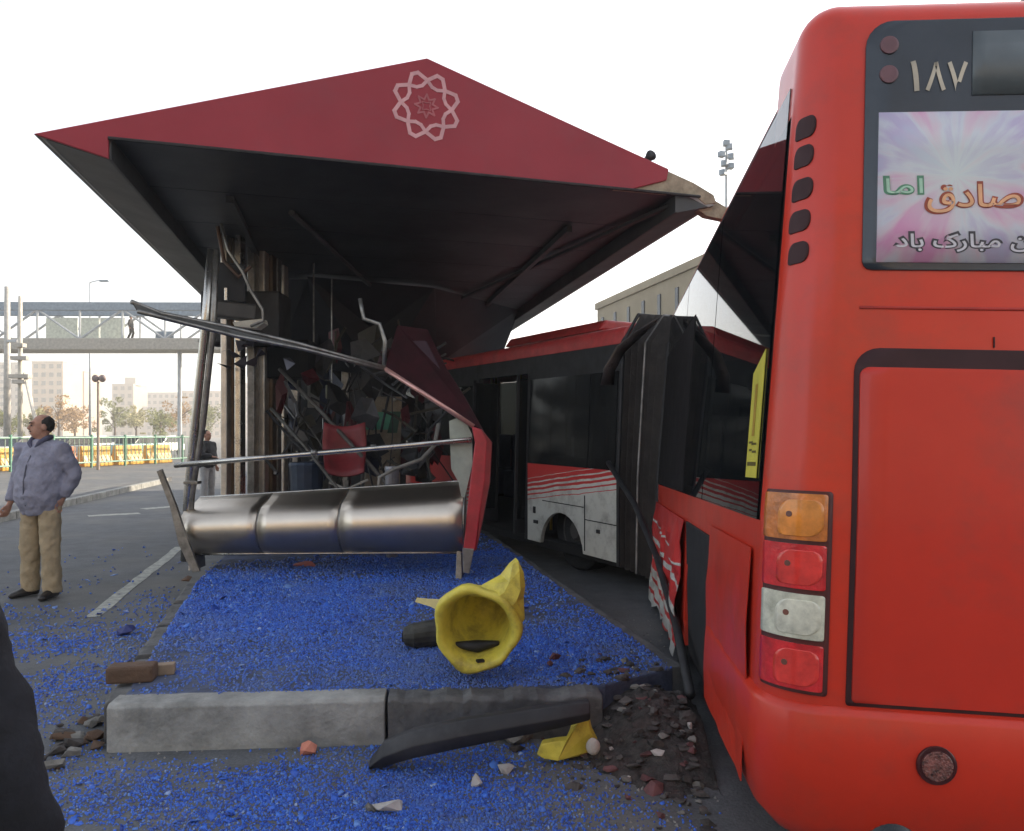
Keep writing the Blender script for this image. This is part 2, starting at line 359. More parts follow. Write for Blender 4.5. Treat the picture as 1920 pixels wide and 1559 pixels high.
# ---- rear face fittings, measured on the photograph
s_a, z_a = find(1616, 508); _, z_b = find(1640, 14)
s_r = W+S1-R*2-(s_a-S1)+R                            # mirrored right edge of the panel
s_r = S1+S2-s_a
upper = patch('rear_upper_panel', s_a, s_r, z_a, min(z_b, 2.975), 0.006, m_blackgloss, bus, crs=(0.03, 0.03, 0.09, 0.09), ns=20)
def screen_mat():
    m = bpy.data.materials.new('printed_poster'); m.use_nodes = True
    n, l = m.node_tree.nodes, m.node_tree.links; b = n['Principled BSDF']; b.inputs['Roughness'].default_value = 0.45
    uv = n.new('ShaderNodeTexCoord'); sub = n.new('ShaderNodeVectorMath'); sub.operation = 'SUBTRACT'
    s0, z0 = find(1790, 330); c = surf(s0, z0); sub.inputs[1].default_value = c
    l.new(uv.outputs['Object'], sub.inputs[0])
    sep = n.new('ShaderNodeSeparateXYZ'); l.new(sub.outputs[0], sep.inputs[0])
    at = n.new('ShaderNodeMath'); at.operation = 'ARCTAN2'; l.new(sep.outputs[2], at.inputs[0]); l.new(sep.outputs[0], at.inputs[1])
    le = n.new('ShaderNodeVectorMath'); le.operation = 'LENGTH'; l.new(sub.outputs[0], le.inputs[0])
    comb = n.new('ShaderNodeCombineXYZ'); l.new(at.outputs[0], comb.inputs[0]); l.new(le.outputs['Value'], comb.inputs[1])
    nz = n.new('ShaderNodeTexNoise'); nz.inputs['Scale'].default_value = 2.6; nz.inputs['Detail'].default_value = 5; l.new(comb.outputs[0], nz.inputs['Vector'])
    nz2 = n.new('ShaderNodeTexNoise'); nz2.inputs['Scale'].default_value = 3.2; nz2.inputs['Detail'].default_value = 3; l.new(sub.outputs[0], nz2.inputs['Vector'])
    ad = n.new('ShaderNodeMath'); ad.operation = 'ADD'; l.new(nz.outputs[0], ad.inputs[0])
    sb = n.new('ShaderNodeMath'); sb.operation = 'SUBTRACT'; l.new(nz2.outputs[0], sb.inputs[0]); sb.inputs[1].default_value = 0.5; l.new(sb.outputs[0], ad.inputs[1])
    r = n.new('ShaderNodeValToRGB'); e = r.color_ramp.elements
    e[0].position = 0.30; e[0].color = (0.42, 0.44, 0.58, 1); e[1].position = 0.70; e[1].color = (0.60, 0.28, 0.46, 1)
    for pos, col in ((0.40, (0.46, 0.40, 0.56, 1)), (0.48, (0.54, 0.55, 0.62, 1)), (0.58, (0.60, 0.46, 0.54, 1))):
        q = e.new(pos); q.color = col
    l.new(ad.outputs[0], r.inputs[0])
    mx = n.new('ShaderNodeMix'); mx.data_type = 'RGBA'; mx.inputs[7].default_value = (0.60, 0.68, 0.66, 1)
    mr = n.new('ShaderNodeMapRange'); mr.inputs[1].default_value = 0.0; mr.inputs[2].default_value = 0.24; mr.inputs[3].default_value = 0.85; mr.inputs[4].default_value = 0.0
    l.new(le.outputs['Value'], mr.inputs[0]); l.new(mr.outputs[0], mx.inputs[0]); l.new(r.outputs[0], mx.inputs[6])
    l.new(mx.outputs[2], b.inputs['Base Color'])
    return m
sp0, zp0 = find(1642, 493); _, zp1 = find(1642, 213)
poster = patch('poster', sp0, sp0+1.10, zp0, zp1, 0.010, screen_mat(), bus, ns=12)
poster['label'] = 'pink and blue printed poster with Persian lettering'
def text_patch(name, txt, x, y, hpx, mat, parent, off, fat=0.0, fit=None):
    """lettering laid on the rear shell: lower-left corner at photo pixel (x, y), hpx tall"""
    cu = bpy.data.curves.new('t', 'FONT'); cu.body = txt; cu.fill_mode = 'FRONT'; cu.offset = fat; cu.resolution_u = 4
    to = bpy.data.objects.new('t', cu); C.objects.link(to)
    dg = bpy.context.evaluated_depsgraph_get(); me = bpy.data.meshes.new_from_object(to.evaluated_get(dg))
    bpy.data.objects.remove(to); bpy.data.curves.remove(cu)
    v = np.array([q.co[:2] for q in me.vertices]); 
    if len(v) == 0: return None
    lo, hi = v.min(0), v.max(0); s0, z0 = find(x, y); _, z1 = find(x, y-hpx); k = (z1-z0)/(hi[1]-lo[1]); kx = k
    if fit: s1, _ = find(fit, y); kx = (s1-s0)/(hi[0]-lo[0])
    for q, p in zip(me.vertices, v): q.co = surf(s0+(p[0]-lo[0])*kx, z0+(p[1]-lo[1])*k, off)
    o = bpy.data.objects.new(name, me); C.objects.link(o); me.materials.clear(); me.materials.append(mat); attach(o, parent)
    return o
m_num = M('beige_numerals', (0.50, 0.45, 0.36), 0.6)
m_torange = M('orange_lettering', (0.80, 0.42, 0.22), 0.5); m_tbrown = M('brown_outline', (0.33, 0.06, 0.03), 0.5)
m_tgreen = M('pale_green_lettering', (0.42, 0.66, 0.50), 0.5); m_tgreen_d = M('green_outline', (0.10, 0.28, 0.17), 0.5)
m_twhite = M('pale_lettering', (0.60, 0.58, 0.62), 0.5); m_tdark = M('dark_outline', (0.045, 0.04, 0.05), 0.5)
for ch, xa, xb in (('\u06F1', 1703, 1722), ('\u06F8', 1732, 1771), ('\u06F7', 1774, 1812)):
    text_patch('numeral', ch, xa, 174, 56, m_num, bus, 0.0095, 0.015, xb)
t1 = '\uFED5\uFEA9\uFE8E\uFEBB'; t2 = '\uFE8E\uFEE3\u0627'; t3 = '\uFEA9\uFE8E\uFE91 \uFB8E\uFEAD\uFE8E\uFE92\uFEE3 \uFEE6'
text_patch('lettering_outline', t1, 1730, 404, 62, m_tbrown, bus, 0.0115, 0.035, 1915)
text_patch('lettering', t1, 1735, 400, 52, m_torange, bus, 0.013, 0.008, 1910)
text_patch('lettering_outline', t2, 1653, 369, 36, m_tgreen_d, bus, 0.0115, 0.04, 1731)
text_patch('lettering', t2, 1657, 366, 29, m_tgreen, bus, 0.013, 0.0, 1727)
text_patch('lettering_outline', t3, 1672, 478, 44, m_tdark, bus, 0.0115, 0.075, 1940)
text_patch('lettering', t3, 1678, 474, 34, m_twhite, bus, 0.013, 0.012, 1934)
for (x, y) in ((1666, 88), (1665, 141)):
    s, z = find(x, y); patch('roof_marker_lamp', s-0.030, s+0.030, z-0.030, z+0.030, 0.012, M('dim_marker_lens', (0.16, 0.07, 0.085), 0.4), bus, cr=0.0299, ns=8)
s, z = find(1821, 180); _, z2 = find(1821, 62); patch('destination_window', s, s+0.62, z, z2, 0.010, M('grey_display', (0.10, 0.12, 0.13), 0.35, var=0.1), bus)
# vents on the corner pillar
for i, (x, y) in enumerate([(1503, 242), (1500, 297), (1497, 357), (1492, 416), (1489, 476)]):
    s, z = find(x, y); sl_, _ = find(x-10, y+6); sr_, _ = find(x+27, y-6)
    patch('vent_slot', sl_, sr_, z-0.038, z+0.036, 0.004, m_redgap, bus, crs=(0.012, 0.035, 0.03, 0.035), ns=8)
# crease above the engine hatch
s, z = find(1612, 576); patch('panel_crease', s, S1+S2-s, z-0.005, z+0.005, 0.003, M('crease_red', (0.42, 0.02, 0.01), 0.5), bus, ns=16)
# engine hatch: dark opening behind, hatch in front
sh0, zh0 = find(1588, 1318); _, zh1 = find(1650, 652); _, zh2 = find(1650, 690); sh1, _ = find(1604, 700)
sh = (sh0+sh1)/2
patch('hatch_opening', sh-0.004, S1+S2-sh+0.004, zh0-0.010, zh1, 0.004, m_redgap, bus, crs=(0.01, 0.01, 0.08, 0.08), ns=20)
hatch = patch('engine_hatch', sh+0.013, S1+S2-sh-0.013, zh0+0.004, zh2, 0.013, m_red2, bus, crs=(0.012, 0.012, 0.03, 0.03), ns=20)
s, z = find(1863, 655); MB().box(surf(s, z+0.02, 0.004), (0.004, 0.004, 0.035)).build('hatch_stop', m_redgap, bus)
# bumper, proud of the shell with a rolled upper edge
def bumper():
    mb = MB(); ss = [-(1.30-R)]+list(np.linspace(-0.5, 0, 4))+list(np.linspace(0, S1, 9))[1:]+list(np.linspace(S1, S2, 20))[1:]+list(np.linspace(S2, S3, 9))[1:]+[S3+1.0]
    zt = zh0-0.016; prof = [(zt, 0.0), (zt-0.012, 0.016), (zt-0.03, 0.024), (zt-0.20, 0.026), (zt-0.40, 0.024), (zt-0.475, 0.014), (zt-0.50, -0.01)]
    V = [surf(s, z, o) for z, o in prof for s in ss]; n = len(ss)
    mb.add(V, [(i*n+j, i*n+j+1, (i+1)*n+j+1, (i+1)*n+j) for i in range(len(prof)-1) for j in range(n-1)])
    return mb.build('rear_bumper', m_red, bus, smooth=True)
bumper()
s, z = find(1749, 1428)
ring = patch('fog_lamp', s-0.062, s+0.062, z-0.062, z+0.062, 0.034, M('fog_lamp_ring', (0.06, 0.012, 0.015), 0.3), bus, cr=0.0615, ns=14)
patch('lens', s-0.048, s+0.048, z-0.048, z+0.048, 0.040, M('fog_lens', (0.20, 0.07, 0.06), 0.18, var=0.5, scale=40, bump=0.5, bscale=120, coat=0.5), ring, cr=0.0475, ns=12)
patch('lens', S1+S2-s-0.048, S1+S2-s+0.048, z-0.048, z+0.048, 0.040, bpy.data.materials['fog_lens'], patch('fog_lamp', S1+S2-s-0.062, S1+S2-s+0.062, z-0.062, z+0.062, 0.034, bpy.data.materials['fog_lamp_ring'], bus, cr=0.0615, ns=14), cr=0.0475, ns=12)
# tail lamps: a bezel with four lenses that wraps the corner
sl0, zl1 = find(1443, 917); sl1, _ = find(1562, 917); _, zl0 = find(1500, 1300)
lampq = [(0.755, 0.985, m_lampO, 'amber tail lamp lens'), (0.515, 0.735, m_lampR, 'red tail lamp lens'), (0.270, 0.490, m_lampW, 'clear reversing lamp lens'), (0.02, 0.245, m_lampR, 'red tail lamp lens')]
LENS2 = {'amber_lens': M('amber_dish', (0.66, 0.23, 0.04), 0.15, var=0.25, scale=9, coat=.5), 'red_lens': M('red_dish', (0.72, 0.05, 0.04), 0.15, var=0.2, scale=9, coat=.5), 'clear_lens': M('clear_dish', (0.74, 0.73, 0.60), 0.15, var=0.25, scale=9, coat=.5)}
m_bulb = M('bulb_recess', (0.17, 0.06, 0.04), 0.4)
for mir in (0, 1):
    f = (lambda a, b: (a, b)) if not mir else (lambda a, b: (S1+S2-b, S1+S2-a))
    a, b = f(sl0-0.004, sl1); bez = patch('tail_lamp_cluster', a, b, zl0, zl1, 0.007, m_lampframe, bus, cr=0.012, ns=16)
    H_ = zl1-zl0
    for q0, q1, mt, lb in lampq:
        a, b = f(sl0+0.004, sl1-0.016)
        ln = patch('lens', a, b, zl0+H_*q0, zl0+H_*q1, 0.016, mt, bez, cr=0.008, ns=14, depth=0.014); ln['label'] = lb
        wd = b-a; patch('reflector', a+wd*.30, b-wd*.05, zl0+H_*(q0+.02), zl0+H_*(q1-.03), 0.018, LENS2[mt.name], bez, crs=(0.02, 0.045, 0.03, 0.05), ns=10, depth=0.003)
        cx, cz = (a+b)/2-0.005, zl0+H_*(q0+q1)/2
        ln2 = patch('bulb', cx-0.010, cx+0.010, cz-0.002, cz+0.018, 0.019, m_bulb, bez, cr=0.0095, ns=8, depth=0.004)
# black bulb of the tow coupling under the bumper
s, z = find(1672, 1545); c = surf(s, z-0.05, -0.02)
MB().ball(c, (0.10, 0.10, 0.085), 20, 12).build('tow_cover', M('black_tow_cover', (0.012, 0.014, 0.016), 0.25), bus, smooth=True)
# ---- rear car: sides, windows, floor, wheels
def side_box(x0, x1, y0, y1, z0, z1, fr=B, roll=True):
    """box in the frame of a bus car; leans in with the tumblehome"""
    k = lambda z: inset(z)
    sx = lambda x, z: x+k(z) if x < W/2 else x-k(z)
    a = [fr((sx(x0, z0), y0, z0)), fr((sx(x1, z0), y0, z0)), fr((sx(x1, z0), y1, z0)), fr((sx(x0, z0), y1, z0))]
    b = [fr((sx(x0, z1), y0, z1)), fr((sx(x1, z1), y0, z1)), fr((sx(x1, z1), y1, z1)), fr((sx(x0, z1), y1, z1))]
    return a, b
def sbox(name, x0, x1, y0, y1, z0, z1, mat, fr=B, parent=bus, bevel=0.004):
    a, b = side_box(x0, x1, y0, y1, z0, z1, fr); return MB().hexa(a, b).build(name, mat, parent, bevel=bevel)
def stripes_mat(name, zt, zb):
    """red and white livery bands: red above zt, white below zb, slanting bands between"""
    m = M(name, (0.58, 0.58, 0.52), 0.4, 0, 0.06, 2, coat=0.1, dirt=(0.20, 0.18, 0.15), dirt_amt=0.9, dscale=4)
    n, l = m.node_tree.nodes, m.node_tree.links; b = n['Principled BSDF']
    src = b.inputs['Base Color'].links[0].from_socket
    tc = n.new('ShaderNodeTexCoord'); sp = n.new('ShaderNodeSeparateXYZ'); l.new(tc.outputs['Object'], sp.inputs[0])
    def mth(op, a, b_):
        q = n.new('ShaderNodeMath'); q.operation = op
        for i, v in enumerate((a, b_)):
            if isinstance(v, (int, float)): q.inputs[i].default_value = v
            else: l.new(v, q.inputs[i])
        return q.outputs[0]
    nzx = n.new('ShaderNodeTexNoise'); nzx.inputs['Scale'].default_value = 2.5; nzx.inputs['Detail'].default_value = 4; l.new(tc.outputs['Object'], nzx.inputs['Vector'])
    sl = mth('ADD', mth('MULTIPLY', sp.outputs[0], 0.26), mth('MULTIPLY', nzx.outputs[0], 0.05)); z = mth('SUBTRACT', mth('ADD', sp.outputs[2], 0.16), sl)
    t = mth('DIVIDE', mth('SUBTRACT', z, zb), zt-zb)                       # 0 at the bottom, 1 at the top
    fr_ = mth('FRACT', mth('MULTIPLY', t, 5.0), 0); red = mth('LESS_THAN', fr_, mth('ADD', mth('MULTIPLY', t, 0.75), 0.15))
    red = mth('MULTIPLY', red, mth('GREATER_THAN', t, 0.0)); red = mth('MAXIMUM', red, mth('GREATER_THAN', t, 1.0))
    mx = n.new('ShaderNodeMix'); mx.data_type = 'RGBA'; l.new(red, mx.inputs[0]); l.new(src, mx.inputs[6]); mx.inputs[7].default_value = (0.50, 0.026, 0.024, 1)
    l.new(mx.outputs[2], b.inputs['Base Color']); return m
m_stripes_rear = stripes_mat('livery_rear_car', 0.56, -0.10)
m_stripes_front = stripes_mat('livery_front_car', 1.12, 0.86)
def arch_panel(name, y0, y1, yc, ra, z0, z1, mat, fr, xs=(0.0, 0.05), zc=0.45):
    """side panel with a wheel arch cut out"""
    pts = [(y0, z1), (y0, z0)]
    a0 = math.asin(max(-1, min(1, (z0-zc)/ra)))
    for i in range(15):
        a = math.pi-a0-(math.pi-2*a0)*i/14; pts.append((yc+ra*math.cos(a), zc+ra*math.sin(a)))
    pts += [(y1, z0), (y1, z1)]
    mb = MB(); A = [fr((xs[0], y, z)) for y, z in pts]; Bq = [fr((xs[1], y, z)) for y, z in pts]; n = len(pts)
    mb.add(A+Bq, [tuple(range(n)), tuple(range(2*n-1, n-1, -1))]+[(i, (i+1) % n, n+(i+1) % n, n+i) for i in range(n)])
    return mb.build(name, mat, parent=bus, bevel=0.006)
m_rim = M('shaded_rim', (0.07, 0.065, 0.06), 0.7)  # rim colour darkened to stand for shade inside the wheel arch
def wheel(c, ax, r=0.48, w=0.28):
    c = Vector(c); ax = Vector(ax).normalized(); up = Vector((0, 0, 1)); sd_ = ax.cross(up)
    def ring(o, rad): return [c+ax*o+(up*math.cos(2*math.pi*k/28)+sd_*math.sin(2*math.pi*k/28))*rad for k in range(28)]
    root = MB().loft([ring(-w/2, r*.62), ring(-w/2, r*.93), ring(-w*.4, r), ring(w*.4, r), ring(w/2, r*.93), ring(w/2, r*.62)]).build('wheel', m_tyre, bus, smooth=False, bevel=0.01)
    MB().loft([ring(w/2-.02, r*.61), ring(w/2+.01, r*.58), ring(w/2-.05, r*.40), ring(w/2+.03, r*.2), ring(w/2+.03, r*.06)]).build('rim', m_rim, root)
    return root
yc = 1.88
for xs in ((0.0, 0.05), (W, W-0.05)):
    arch_panel('side_panel', 1.35, RL, yc, 0.56, 0.30, 1.27, m_red if xs[0] == 0.0 else m_red, B, xs, zc=0.50)
# striped livery panel ahead of the wheel
def crumpled(name, y0, y1, z0, z1, amp, mat, seed, ny=26, nz=12, x=-0.014):
    mb = MB(); V = []
    for j in range(nz+1):
        for i in range(ny+1):
            y, z = y0+(y1-y0)*i/ny, z0+(z1-z0)*j/nz
            if j == 0 and amp > .05: z += .07*mnoise.noise(Vector((y*4, seed, 3)))
            q = Vector((y*2.2, z*3.0, seed)); d = abs(mnoise.noise(q))*1.2+.5*abs(mnoise.noise(q*2.7)); edge = min(1, (z1-z)/.25)
            V.append(B((x-amp*d*edge, y, z)))
    mb.add(V, [(j*(ny+1)+i, j*(ny+1)+i+1, (j+1)*(ny+1)+i+1, (j+1)*(ny+1)+i) for j in range(nz) for i in range(ny)])
    o = mb.build(name, mat, bus); o.modifiers.new('s', 'SOLIDIFY').thickness = .004; return o
crumpled('livery_panel', 2.50, RL-0.02, 0.20, 1.10, .065, m_stripes_rear, 4.0)['label'] = 'crumpled red and white side skin'
crumpled('scraped_skin', 0.30, 1.34, 0.29, 1.16, .012, m_red, 9.0, x=-0.010)
sbox('arch_shade_panel', -0.014, 0.02, 1.36, 2.40, 0.26, 1.10, m_dark)  # flat dark panel standing for the shade in the wheel arch gap
for x in (0.30, W-0.30):
    p = B((x, yc, 0), False); wheel((p.x, p.y, 0.48), B((-1 if x < 1 else 1, 0, 0), False)-B((0, 0, 0), False))
# dark inner arches
for xs in ((0.52, 0.54), (W-0.54, W-0.52)):
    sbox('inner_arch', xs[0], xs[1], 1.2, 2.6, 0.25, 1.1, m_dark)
# side windows of the rear car
ys = [0.24, 1.75, 3.35, RL]
for x0, x1, mt in ((-0.004, 0.004, m_wglass), (W-0.004, W+0.004, m_wglass_far)):
    for a, b in zip(ys[:-1], ys[1:]):
        sbox('side_window', x0, x1, a+0.012, b-0.012, 1.27, 2.84, mt, bevel=0)
for x0, x1 in ((0.008, 0.05), (W-0.05, W-0.008)):
    for y in ys[1:]: sbox('window_pillar', x0, x1, y-0.06, y+0.0 if y == RL else y+0.06, 1.27, 2.885, m_black)
    sbox('window_pillar', x0, x1, ys[0]-0.02, ys[0]+0.10, 1.27, 2.885, m_black)
    sbox('window_rail', x0, x1+0 if x0 < 1 else x1, ys[0]+.1, RL, 1.272, 1.33, m_black)
    sbox('window_rail', x0, x1, ys[0]+.1, RL, 2.80, 2.885, m_black)
sbox('reflection_mask', -0.008, 0.05, 2.75, RL+0.005, 1.275, 2.50, M('matt_black_panel', (0.012, 0.010, 0.010), .8, spec=.2))  # added matt panel that masks the bellows' reflection in the side glass
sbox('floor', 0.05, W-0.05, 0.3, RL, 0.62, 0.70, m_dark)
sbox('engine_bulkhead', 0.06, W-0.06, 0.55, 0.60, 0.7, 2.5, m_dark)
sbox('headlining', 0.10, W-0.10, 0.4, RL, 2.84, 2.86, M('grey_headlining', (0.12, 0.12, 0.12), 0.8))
m_seat = M('seat_fabric', (0.05, 0.06, 0.12), 0.8); m_pole = M('yellow_handrail', (0.50, 0.30, 0.05), 0.35)
def seat(x, y, fr, fl=0.70):
    sb = lambda n_, *a: MB().hexa(*[[fr(q) for q in h] for h in a]).build(n_, m_seat, root, bevel=0.02)
    def cube(x0, x1, y0, y1, z0, z1): return [(x0, y0, z0), (x1, y0, z0), (x1, y1, z0), (x0, y1, z0)], [(x0, y0, z1), (x1, y0, z1), (x1, y1, z1), (x0, y1, z1)]
    a, b = cube(x, x+0.42, y, y+0.42, fl-0.01, fl+0.45); root = MB().hexa([fr(q) for q in a], [fr(q) for q in b]).build('seat', m_seat, bus, bevel=0.02)
    a, b = cube(x, x+0.42, y, y+0.08, fl+0.45, fl+1.05); MB().hexa([fr(q) for q in a], [fr(q) for q in b]).build('backrest', m_seat, root, bevel=0.02)
for y in (1.0, 1.9, 2.8, 3.7):
    for x in (0.12, 0.60, 1.5, 1.95): seat(x, y, B)
for y in (1.6, 3.2, 4.5):
    for x in (0.95, 1.5): MB().tube([B((x, y, 0.7)), B((x, y, 2.85))], 0.017, 8).build('handrail', m_pole, bus, smooth=True)
# yellow sticker on the rearmost side window, with dark print
m_stk = M('yellow_sticker', (0.62, 0.55, 0.07), 0.5, var=0.12, scale=5)
sbox('window_sticker', -0.0085, -0.0055, 0.30, 0.50, 1.42, 1.83, m_stk, bevel=0)
pts = [(0.30, 1.83), (0.50, 1.83), (0.30, 1.90)]
A = [B((inset(z)-0.0085, y, z)) for y, z in pts]; MB().prism(A, (B((0.003, 0, 0))-B((0, 0, 0)))).build('window_sticker', m_stk, bus)
m_ink = M('sticker_print', (0.12, 0.09, 0.01), 0.6); m_ink2 = M('sticker_print_ochre', (0.45, 0.28, 0.03), 0.6)
sbox('sticker_lettering', -0.0100, -0.0095, 0.315, 0.475, 1.465, 1.480, m_ink, bevel=0)
for y0, y1, z0 in ((0.33, 0.40, 1.515), (0.41, 0.46, 1.522), (0.33, 0.42, 1.545), (0.40, 0.47, 1.552)): sbox('sticker_lettering', -0.0100, -0.0095, y0, y1, z0, z0+0.008, m_ink, bevel=0)
sbox('sticker_lettering', -0.0100, -0.0095, 0.385, 0.43, 1.58, 1.78, m_ink2, bevel=0)
# bent trim hanging off the side
tp = [(1150, 868, 7.75), (1200, 945, 7.0), (1243, 1045, 6.3), (1282, 1170, 5.0), (1312, 1303, 4.05)]
tr = MB(); tr.tube([P(*q)+Vector((-0.05, 0, 0)) for q in tp], 0.028, 8); tr.build('torn_side_trim', m_black, bus, smooth=True)
# ---- front car
FO = Vector((1.08, 7.80, 0)); FDIR = Vector((-0.48, 0.88, 0)).normalized(); FR = Vector((FDIR.y, -FDIR.x, 0))
FL = 9.0
def Fm(p):
    x, y, z = p
    if z > 2.66 + 0: pass
    return FO + FR*x + FDIR*y + Vector((0, 0, z - 0.10 + 0.012*y))
def fbox(name, *a, bevel=0.004): return sbox(name, *a[:6], a[6], Fm, bus, bevel)
def front_car():
    # roof: rounded red cornice both sides + lid
    prof = [(0.0, 2.62), (0.0, 2.70)]+[(0.075+RR*(1-math.cos(t)), 2.70+RR*math.sin(t)*0.8) for t in np.linspace(0, math.pi/2, 7)]
    prof[0] = (0.07, 2.60); prof[1] = (0.073, 2.68)
    pr = prof+[(W-x, z) for x, z in reversed(prof)]
    MB().loft([[Fm((x, y, z)) for x, z in pr] for y in np.linspace(0.0, FL, 6)]).build('roof', M('front_roof_red', (0.50, 0.05, 0.05), 0.4, dirt=(0.3, 0.12, 0.1), dirt_amt=0.5), bus, smooth=False, bevel=0.01)
    MB().loft([[Fm((x, y, z)) for x, z in [(0.6, 2.9), (0.7, 3.03), (1.8, 3.03), (1.9, 2.9)]] for y in (1.2, 3.6)]).build('roof_unit', bpy.data.materials['front_roof_red'], bus, bevel=0.03)
    arch_panel('side_panel', 0.0, 1.86, 1.10, 0.46, 0.36, 1.30, m_stripes_front, Fm, (0.0, 0.05), zc=0.30)
    fbox('side_panel', 0.0, 0.05, 3.36, 6.3, 0.36, 1.30, m_stripes_front)
    arch_panel('side_panel', 6.3, FL, 7.2, 0.54, 0.36, 1.30, m_stripes_front, Fm, (0.0, 0.05), zc=0.45)
    fbox('side_panel', W-0.05, W, 0.0, FL, 0.36, 1.30, m_red)
    # panel joints, flap and handle on the white skirt
    for y0, y1, z0, z1 in ((0.60, 0.615, 0.40, 1.0), (0.02, 0.60, 0.735, 0.745), (0.63, 1.5, 0.865, 0.875)):
        fbox('panel_joint', -0.004, 0.003, y0, y1, z0, z1, m_dark, bevel=0)
    fbox('flap_lock', -0.012, 0.003, 0.32, 0.38, 0.62, 0.66, m_black); fbox('flap_lock', -0.012, 0.003, 1.66, 1.71, 0.70, 0.78, m_black); fbox('flap_lock', -0.012, 0.003, 1.60, 1.70, 0.58, 0.62, m_black)
    wins = [(0.05, 0.55), (0.55, 1.86), (3.36, 4.85), (4.85, 6.4), (6.4, 8.0), (8.0, FL-.05)]
    for a, b in wins:
        fbox('side_window', -0.004, 0.004, a+.01, b-.01, 1.30, 2.60, m_wglass_front, bevel=0)
        fbox('window_pillar', 0.008, 0.05, b-0.06, b+0.02, 1.30, 2.60, m_black)
    fbox('window_pillar', 0.008, 0.05, 0.0, 0.10, 1.30, 2.60, m_black)
    fbox('window_rail', -0.007, 0.05, 0.0, 1.86, 2.32, 2.60, m_black); fbox('window_rail', -0.007, 0.05, 3.36, FL, 2.32, 2.60, m_black)
    for a, b in [(0.1, 1.9), (1.9, 3.7), (3.7, 5.5), (5.5, 7.3), (7.3, FL)]:
        fbox('side_window', W-0.004, W+0.004, a+.01, b-.01, 1.30, 2.60, m_wglass_far, bevel=0)
        fbox('window_pillar', W-0.05, W-0.008, b-0.06, b+0.02 if b < FL else b, 1.30, 2.60, m_black)
    fbox('floor', 0.05, W-0.05, 0.0, FL, 0.30, 0.40, m_dark)
    fbox('headlining', 0.12, W-0.12, 0.05, FL-.05, 2.62, 2.64, bpy.data.materials['grey_headlining'])
    # middle door: portal and two leaves folded into the opening
    fbox('door_portal', -0.006, 0.06, 1.86, 1.93, 0.36, 2.60, m_black); fbox('door_portal', -0.006, 0.06, 3.29, 3.36, 0.36, 2.60, m_black); fbox('door_portal', -0.006, 0.06, 1.93, 3.29, 2.40, 2.60, m_black)
    for y0, dx in ((1.98, 0.42), (3.22, 0.42)):
        d = fbox('door_leaf', -0.12, -0.12+dx, y0, y0+0.03, 0.42, 0.60, m_black)
        for q in ((-0.12, -0.08), (-0.12+dx-.04, -0.12+dx)): sbox('door_stile', q[0], q[1], y0+.002, y0+0.028, 0.60, 2.38, m_black, Fm, d)
        sbox('door_pane', -0.08, -0.12+dx-.04, y0+.012, y0+0.018, 0.60, 2.34, m_wglass_front, Fm, d, 0)
    for y in (1.6, 2.2, 3.0, 3.9, 5.2):
        for x in (0.55, 1.3): MB().tube([Fm((x, y, 0.4)), Fm((x, y, 2.62))], 0.018, 8).build('handrail', m_pole, bus, smooth=True)
    for y in (0.25, 1.0, 4.0, 4.9, 5.8):
        for x in (0.12, 1.5, 1.95): seat(x, y, Fm, 0.95 if y < 1.5 else 0.55)
    for x, y in ((0.36, 1.10), (W-0.36, 1.10), (0.30, 7.2), (W-0.30, 7.2)):
        p = Fm((x, y, 0)); wheel((p.x, p.y, 0.46), FR*(-1 if x < 1 else 1), 0.46)
    for x in (0.56, W-0.58):
        fbox('inner_arch', *((0.05, x) if x < 1 else (x, W-.05)), 0.45, 1.8, 0.88, 0.92, m_dark); fbox('inner_arch', x, x+.02, 0.5, 1.8, 0.36, 1.0, m_dark); fbox('inner_arch', x, x+.02, 6.5, 7.9, 0.36, 1.1, m_dark)
    fbox('front_mask', 0.0, W, FL, FL+0.12, 0.36, 1.15, m_red, bevel=0.03); fbox('windscreen', 0.06, W-0.06, FL+.02, FL+0.05, 1.15, 2.60, m_wglass_front)
front_car()
